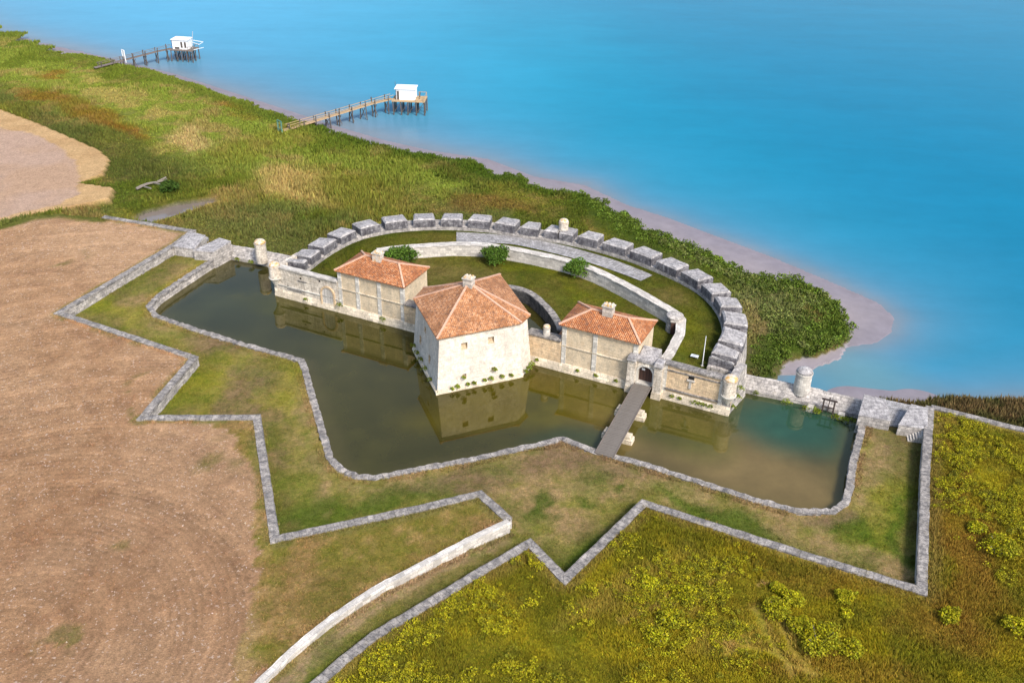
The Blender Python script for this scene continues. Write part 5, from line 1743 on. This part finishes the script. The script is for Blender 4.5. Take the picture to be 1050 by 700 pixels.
# yellow flower heads where the meadow blooms
def bloom(px, py, X, Y):
    b = np.zeros(px.shape)
    for a in ((1005, 480, 60, 50, .3), (1000, 440, 60, 20, .2), (1045, 520, 40, 60, 0), (500, 640, 120, 50, -.5), (560, 590, 45, 24, 0), (640, 660, 120, 40, 0), (480, 690, 150, 24, 0), (700, 600, 60, 30, -.2), (620, 560, 40, 20, -.5), (1048, 445, 20, 20, 0)):
        b = np.maximum(b, patch(px, py, *a, soft=.6))
    return b


X, Y, Z, C, px, py, r, zn = zone_points(110000, (-28, 100, 44, 120), 24, mead_ok)
bl = bloom(px, py, X, Y) * sstep(.34, .48, fbm(X, Y, 4.5, 4, 160)) * sstep(.38, .52, fbm(X, Y, 1.5, 3, 161))
keep = r.uniform(0, 1, X.shape) < bl * .9
X, Y, Z = X[keep], Y[keep], Z[keep]
items = []
for x, y, z in zip(X, Y, Z):
    col = np.array([0.32, 0.285, 0.010]) * r.uniform(.6, 1.15) if r.uniform() < .7 else np.array([0.16, 0.15, .012]) * r.uniform(.7, 1.2)
    sz = r.uniform(.25, .55)
    items.append((x, y, z + .34, sz, sz, sz * .7, 36, .078, col))
tag(clouds('flowering_ground_cover', items, 'leaf', r), kind='stuff')

# short grass on the grassy bank and lawns
def cov_ok(zn, X, Y, Z, px, py, r):
    g = interp_grid(GC, X, Y)
    return (zn['cov'] | (zn['fort'] & ~zn['ditch'])) & (wall_clear(X, Y) > .8) & (r.uniform(0, 1, X.shape) < .25 + 1.2 * (g[:, 1] / np.maximum(g[:, 0], .01) > .85)) & (inside(X, Y, offset(inner, -.2).tolist() + [fac(66, 2.2), fac(3, 2.2)]) | zn['cov'])


X, Y, Z, C, px, py, r, zn = zone_points(170000, (-75, 55, 60, 165), 25, cov_ok)
house_clear = np.ones(len(X), bool)
for s0, s1, D in ((10.8, 23.2, 7.6), (45.8, 62.0, 7.2)):
    u = (X - GL[0]) * gdir[0] + (Y - GL[1]) * gdir[1]
    v = (X - GL[0]) * gback[0] + (Y - GL[1]) * gback[1]
    house_clear &= ~((u > s0) & (u < s1) & (v > -1) & (v < D))
pvp = np.vstack([pv_o, pv_i[::-1]])
house_clear &= ~inside(X, Y, pvp) & (dist_line(X, Y, rampart) > .8) & ~inside(X, Y, tbase) & (dist_line(X, Y, ditch_arc) > .8)
X, Y, Z, C = X[house_clear], Y[house_clear], Z[house_clear], C[house_clear]
tag(blades('short_grass', X, Y, Z, C * 1.05, .13, .10, 5, r, lean=.8, spread=.22), kind='stuff')

# rank grass against the foot of the walls
PX_, PY_, hh_ = [], [], []
rw_ = np.random.default_rng(77)
for pth, dmin, dmax, n in ((left_wall, -1.0, 1.0, 5200), (right_wall[:14], -1.0, 1.0, 5200), (ramp_wall, -.9, .9, 1600), (quay, -1.5, -.8, 4200)):
    pp_ = resample(pth, .25)
    nn_ = normals2(pp_)
    i_ = rw_.integers(0, len(pp_), n)
    o_ = rw_.uniform(dmin, dmax, n)
    o_ = np.where((np.abs(o_) < .5) & (dmin < -.85), np.sign(o_) * rw_.uniform(.45, .7, n), o_) if dmax > 0 else o_
    q_ = pp_[i_] + nn_[i_] * o_[:, None]
    PX_.append(q_[:, 0])
    PY_.append(q_[:, 1])
X, Y = np.concatenate(PX_), np.concatenate(PY_)
keep = (fbm(X, Y, 4, 4, 190) > .45)
X, Y = X[keep], Y[keep]
Z, C = interp_grid(GZ, X, Y), interp_grid(GC, X, Y)
ok_ = (Z > .9)
X, Y, Z, C = X[ok_], Y[ok_], Z[ok_], C[ok_]
tag(blades('wall_foot_grass', X, Y, Z, C * 1.2, .24, .10, 6, rw_, lean=.7, spread=.22), kind='stuff')

# dry grass on the glacis and the field edges
X, Y, Z, C, px, py, r, zn = zone_points(60000, (-70, 5, 50, 175), 26, lambda zn, X, Y, Z, px, py, r: zn['fld'] & (interp_grid(GC, X, Y)[:, 2] < .085) & (wall_clear(X, Y) > .7))
tag(blades('dry_grass', X, Y, Z, C * 1.08, .16, .10, 5, r, lean=.8, spread=.25), kind='stuff')

# stones on the ploughed field
X, Y, Z, C, px, py, r, zn = zone_points(16000, (-110, 0, 50, 175), 27, lambda zn, X, Y, Z, px, py, r: zn['fld'] & (interp_grid(GC, X, Y)[:, 2] > .085) & (wall_clear(X, Y) > .8) & (fbm(X, Y, 7, 4, 170) > .42))
tag(blades('field_stones', X, Y, Z, np.where(r.uniform(0, 1, (len(X), 1)) < .5, np.array([[.50, .40, .33]]), C * .72), .07, .2, 3, r, lean=1.2, spread=.1), kind='stuff')


# ---- single bushes
def bush(name, label, c, z, w_, h, col, n, size, r, group=None, stems=True, cat='bush', tint2=None):
    t = thing(name, label, cat, (c[0], c[1], z), 0, group)
    its = [(c[0], c[1], z + h * .45, w_ / 2, w_ / 2, h * .6, n, size, col)]
    for q in range(5):
        a = r.uniform(0, 6.28)
        its.append((c[0] + math.cos(a) * w_ * .28, c[1] + math.sin(a) * w_ * .28, z + h * r.uniform(.3, .65), w_ * .28, w_ * .28, h * .36, n // 5, size, (tint2 if tint2 is not None else np.asarray(col)) * r.uniform(.8, 1.3)))
    clouds('foliage', its, 'leaf', r, parent=t, M_inv=(c[0], c[1], z))
    if stems:
        sm = MB()
        for q in range(4):
            a = q * 1.6 + .3
            sm.bar((c[0] + .05 * math.cos(a), c[1] + .05 * math.sin(a), z - .1), (c[0] + .3 * w_ * math.cos(a), c[1] + .3 * w_ * math.sin(a), z + h * .7), .08)
        sm.build('stem', M['beam'], t)
    return t


r = np.random.default_rng(41)
gcol = np.array([0.068, 0.125, 0.014])
bush('round_bush', 'wide dark green bush behind the red roof of the left guardhouse', at(412, 270, 1.5), 1.5, 5.4, 2.9, gcol, 1500, .16, r)
bush('round_bush', 'dark green bush against the curved white wall behind the tower chimney', at(508, 269, 1.5), 1.5, 4.4, 2.9, gcol * .9, 1300, .16, r)
bush('round_bush', 'green bush in front of the curved white wall above the right guardhouse roof', at(592, 284, 1.5), 1.5, 4.0, 2.7, gcol * 1.1, 1300, .16, r)
bush('marsh_bush', 'round green bush beside the driftwood in the marsh', at(175, 197, .8), .8, 3.6, 2.2, np.array([.04, .075, .010]), 900, .2, r)

ycol = np.array([0.34, 0.31, 0.008])
ybush = [(973, 632, 9, 'single round yellow bush below the outer corner of the zigzag wall'), (1043, 645, 11, 'yellow bush at the right edge of the photo low in the meadow'),
         (813, 615, 9, 'yellow bush left of the small one, below the long straight wall'), (866.5, 612, 8, 'upright yellow bush close under the middle of the long straight wall'),
         (867, 628, 5, 'smallest yellow bush just below the upright one near the straight wall'), (794, 628, 11, 'yellow bush beside the trodden path fork, upper one'),
         (819.6, 644, 10, 'yellow bush right of the trodden path, above the widest one'), (839, 660, 17, 'widest yellow bush clump right of the trodden paths'),
         (872, 667, 9, 'yellow bush right of the widest yellow clump'), (665, 598, 8, 'lone yellow bush under the right side of the wall spike'),
         (673, 655, 9, 'yellow bush near the bottom centre of the meadow'), (687, 637, 10, 'yellow bush above the one near the bottom centre'),
         (702, 610, 10, 'tall yellow bush left of the bare earth patch'), (1022, 565, 16, 'big bright yellow bush right of the wall corner, lowest of the bloom on the right'),
         (1001, 542, 8, 'small yellow bush above the big bright one on the right'), (798, 604, 7, 'small yellow bush nearest to the long straight wall')]
for x, y, s, lab in ybush:
    sz = s * 2 / 8.6
    bush('yellow_bush', lab, at(x, y + 2, Z_FIELD), Z_FIELD, sz * 1.05, sz * .5, ycol * r.uniform(.75, 1.05), int(180 + 45 * s), .11, r, group='single yellow bushes in the meadow', tint2=np.array([.22, .21, .01]))

# plants rooted in the masonry at the waterline
def wall_plant(label, c, z, w_, group, col):
    t = thing('wall_plant', label, 'plant', (c[0], c[1], z), 0, group)
    clouds('foliage', [(c[0], c[1], z, w_ * .6, w_ * .5, w_ * .5, 70, .1, col), (c[0] + .3 * w_, c[1], z - .1, w_ * .4, w_ * .4, w_ * .4, 40, .1, col * 1.3)], 'leaf', r, parent=t, M_inv=(c[0], c[1], z))
    return t


pc = np.array([0.13, 0.16, 0.012])
tb = inset(tbase, -.18)
for u, z, w_ in ((.18, .55, .5), (.24, .7, .6), (.31, 1.9, .5), (.36, .75, .45), (.43, .7, .55), (.55, .8, .5), (.62, .85, .7), (.66, 2.1, .7), (.75, .8, .6), (.86, .7, .5)):
    wall_plant('little green plant rooted low on the bright moat face of the square tower', tb[0] + (tb[1] - tb[0]) * u - gback * .0, z, w_, 'plants on the bright tower face', pc * r.uniform(.8, 1.2))
for u, z, w_ in ((.25, .6, .7), (.45, .9, .9), (.62, 1.1, .8), (.78, 1.0, .9), (.92, 1.2, .9)):
    wall_plant('green plant rooted low on the shaded left face of the square tower', tb[0] + (tb[5] - tb[0]) * u, z, w_, 'plants on the shaded tower face', pc * r.uniform(.6, 1.0))
for u, z, w_ in ((.2, .6, .7), (.5, .7, .8), (.8, .9, .9)):
    wall_plant('green plant rooted at the chamfered right corner of the tower', tb[1] + (tb[2] - tb[1]) * u, z, w_, 'plants on the tower corner', pc * r.uniform(.7, 1.1))
wall_plant('tall green creeper at the foot of the joint left of the left guardhouse', fac(11.5, .05), 1.2, 1.0, None, pc * .8)
wall_plant('yellowish plant on the plinth under the right half of the left guardhouse', fac(18.9, .1), .75, 1.0, None, pc)
wall_plant('single small plant on the plinth of the stained left moat wall', fac(5.6, .1), .7, .6, None, pc)
for s_ in (43.2, 49.0, 51.6, 54.4):
    wall_plant('small plant on the plinth between the tower and the gate', fac(s_, .1), .8, .55, 'plants below the right guardhouse', pc)
for s_, w_ in ((61.9, .7), (63.0, .5), (65.0, 1.0), (65.7, .8), (66.3, .6), (67.0, .7)):
    wall_plant('green plant on the plinth under the moat wall right of the gate', fac(s_, .1), .7, w_, 'plants below the right moat wall', pc)
for s_, z_, w_ in ((69.5, 1.0, .7), (69.7, 2.2, 1.0), (69.9, 3.2, .9)):
    wall_plant('green creeper climbing the right end of the moat facade', fac(s_, .9 + .5 * (z_ - 1)), z_, w_, 'creepers on the right corner', pc * 1.0)
for px_, w_ in ((775, .8), (806, 1.1), (826, 1.0), (833, 1.2), (838, .9), (856, .9), (860, 1.2), (866, 1.0), (874, 1.4)):
    q = at(px_, 406 + (px_ - 785) * .30, .35)
    wall_plant('bright green plant hanging on the moat side of the right dam', q, .35, w_, 'plants on the right dam', pc * r.uniform(.8, 1.25))
for px_, w_ in ((228, .9), (243, .8), (257, .9)):
    q = at(px_, 263 + (px_ - 228) * .22, .5)
    wall_plant('green plant on the moat side of the left dam', q, .6, w_, 'plants on the left dam', pc * r.uniform(.8, 1.1))
# ------------------------------------------------------------------ light, sky, camera
sun_dir = Vector((0.54, -0.84, 0.0)).normalized()
SUN_EL = math.radians(46)
vec = Vector((sun_dir.x * math.cos(SUN_EL), sun_dir.y * math.cos(SUN_EL), math.sin(SUN_EL)))
sd = bpy.data.lights.new('sun', 'SUN')
sd.energy = 2.85
sd.angle = math.radians(14.0)
sd.color = (1.0, 0.94, 0.86)
so = bpy.data.objects.new('sun', sd)
COL.objects.link(so)
so.location = (60, 0, 120)
so.rotation_euler = vec.to_track_quat('Z', 'Y').to_euler()

w = bpy.data.worlds.new('World')
scene.world = w
w.use_nodes = True
nt = w.node_tree
sky = nt.nodes.new('ShaderNodeTexSky')
sky.sky_type = 'NISHITA'
sky.sun_disc = False
sky.sun_elevation = SUN_EL
sky.sun_rotation = math.atan2(sun_dir.x, sun_dir.y)
sky.air_density = 1.0
sky.dust_density = 2.0
nt.links.new(sky.outputs['Color'], nt.nodes['Background'].inputs['Color'])
nt.nodes['Background'].inputs['Strength'].default_value = 0.145

cd = bpy.data.cameras.new('camera')
cam = bpy.data.objects.new('camera', cd)
COL.objects.link(cam)
cd.sensor_fit = 'HORIZONTAL'
cd.sensor_width = 36.0
cd.lens = 36.0 * F_PX / 1050.0
cd.clip_end = 9000
cam.matrix_world = Matrix.Translation((0, 0, CAM_H)) @ Matrix.Rotation(math.pi / 2 - PITCH, 4, 'X') @ Matrix.Rotation(ROLL, 4, 'Z')
scene.camera = cam
scene.view_settings.view_transform = 'Standard'
scene.view_settings.look = 'None'
scene.view_settings.gamma = 1.0
scene.view_settings.use_curve_mapping = False
scene.view_settings.exposure = 0.78
scene.render.engine = 'CYCLES'
scene.render.resolution_x, scene.render.resolution_y = 1024, 682
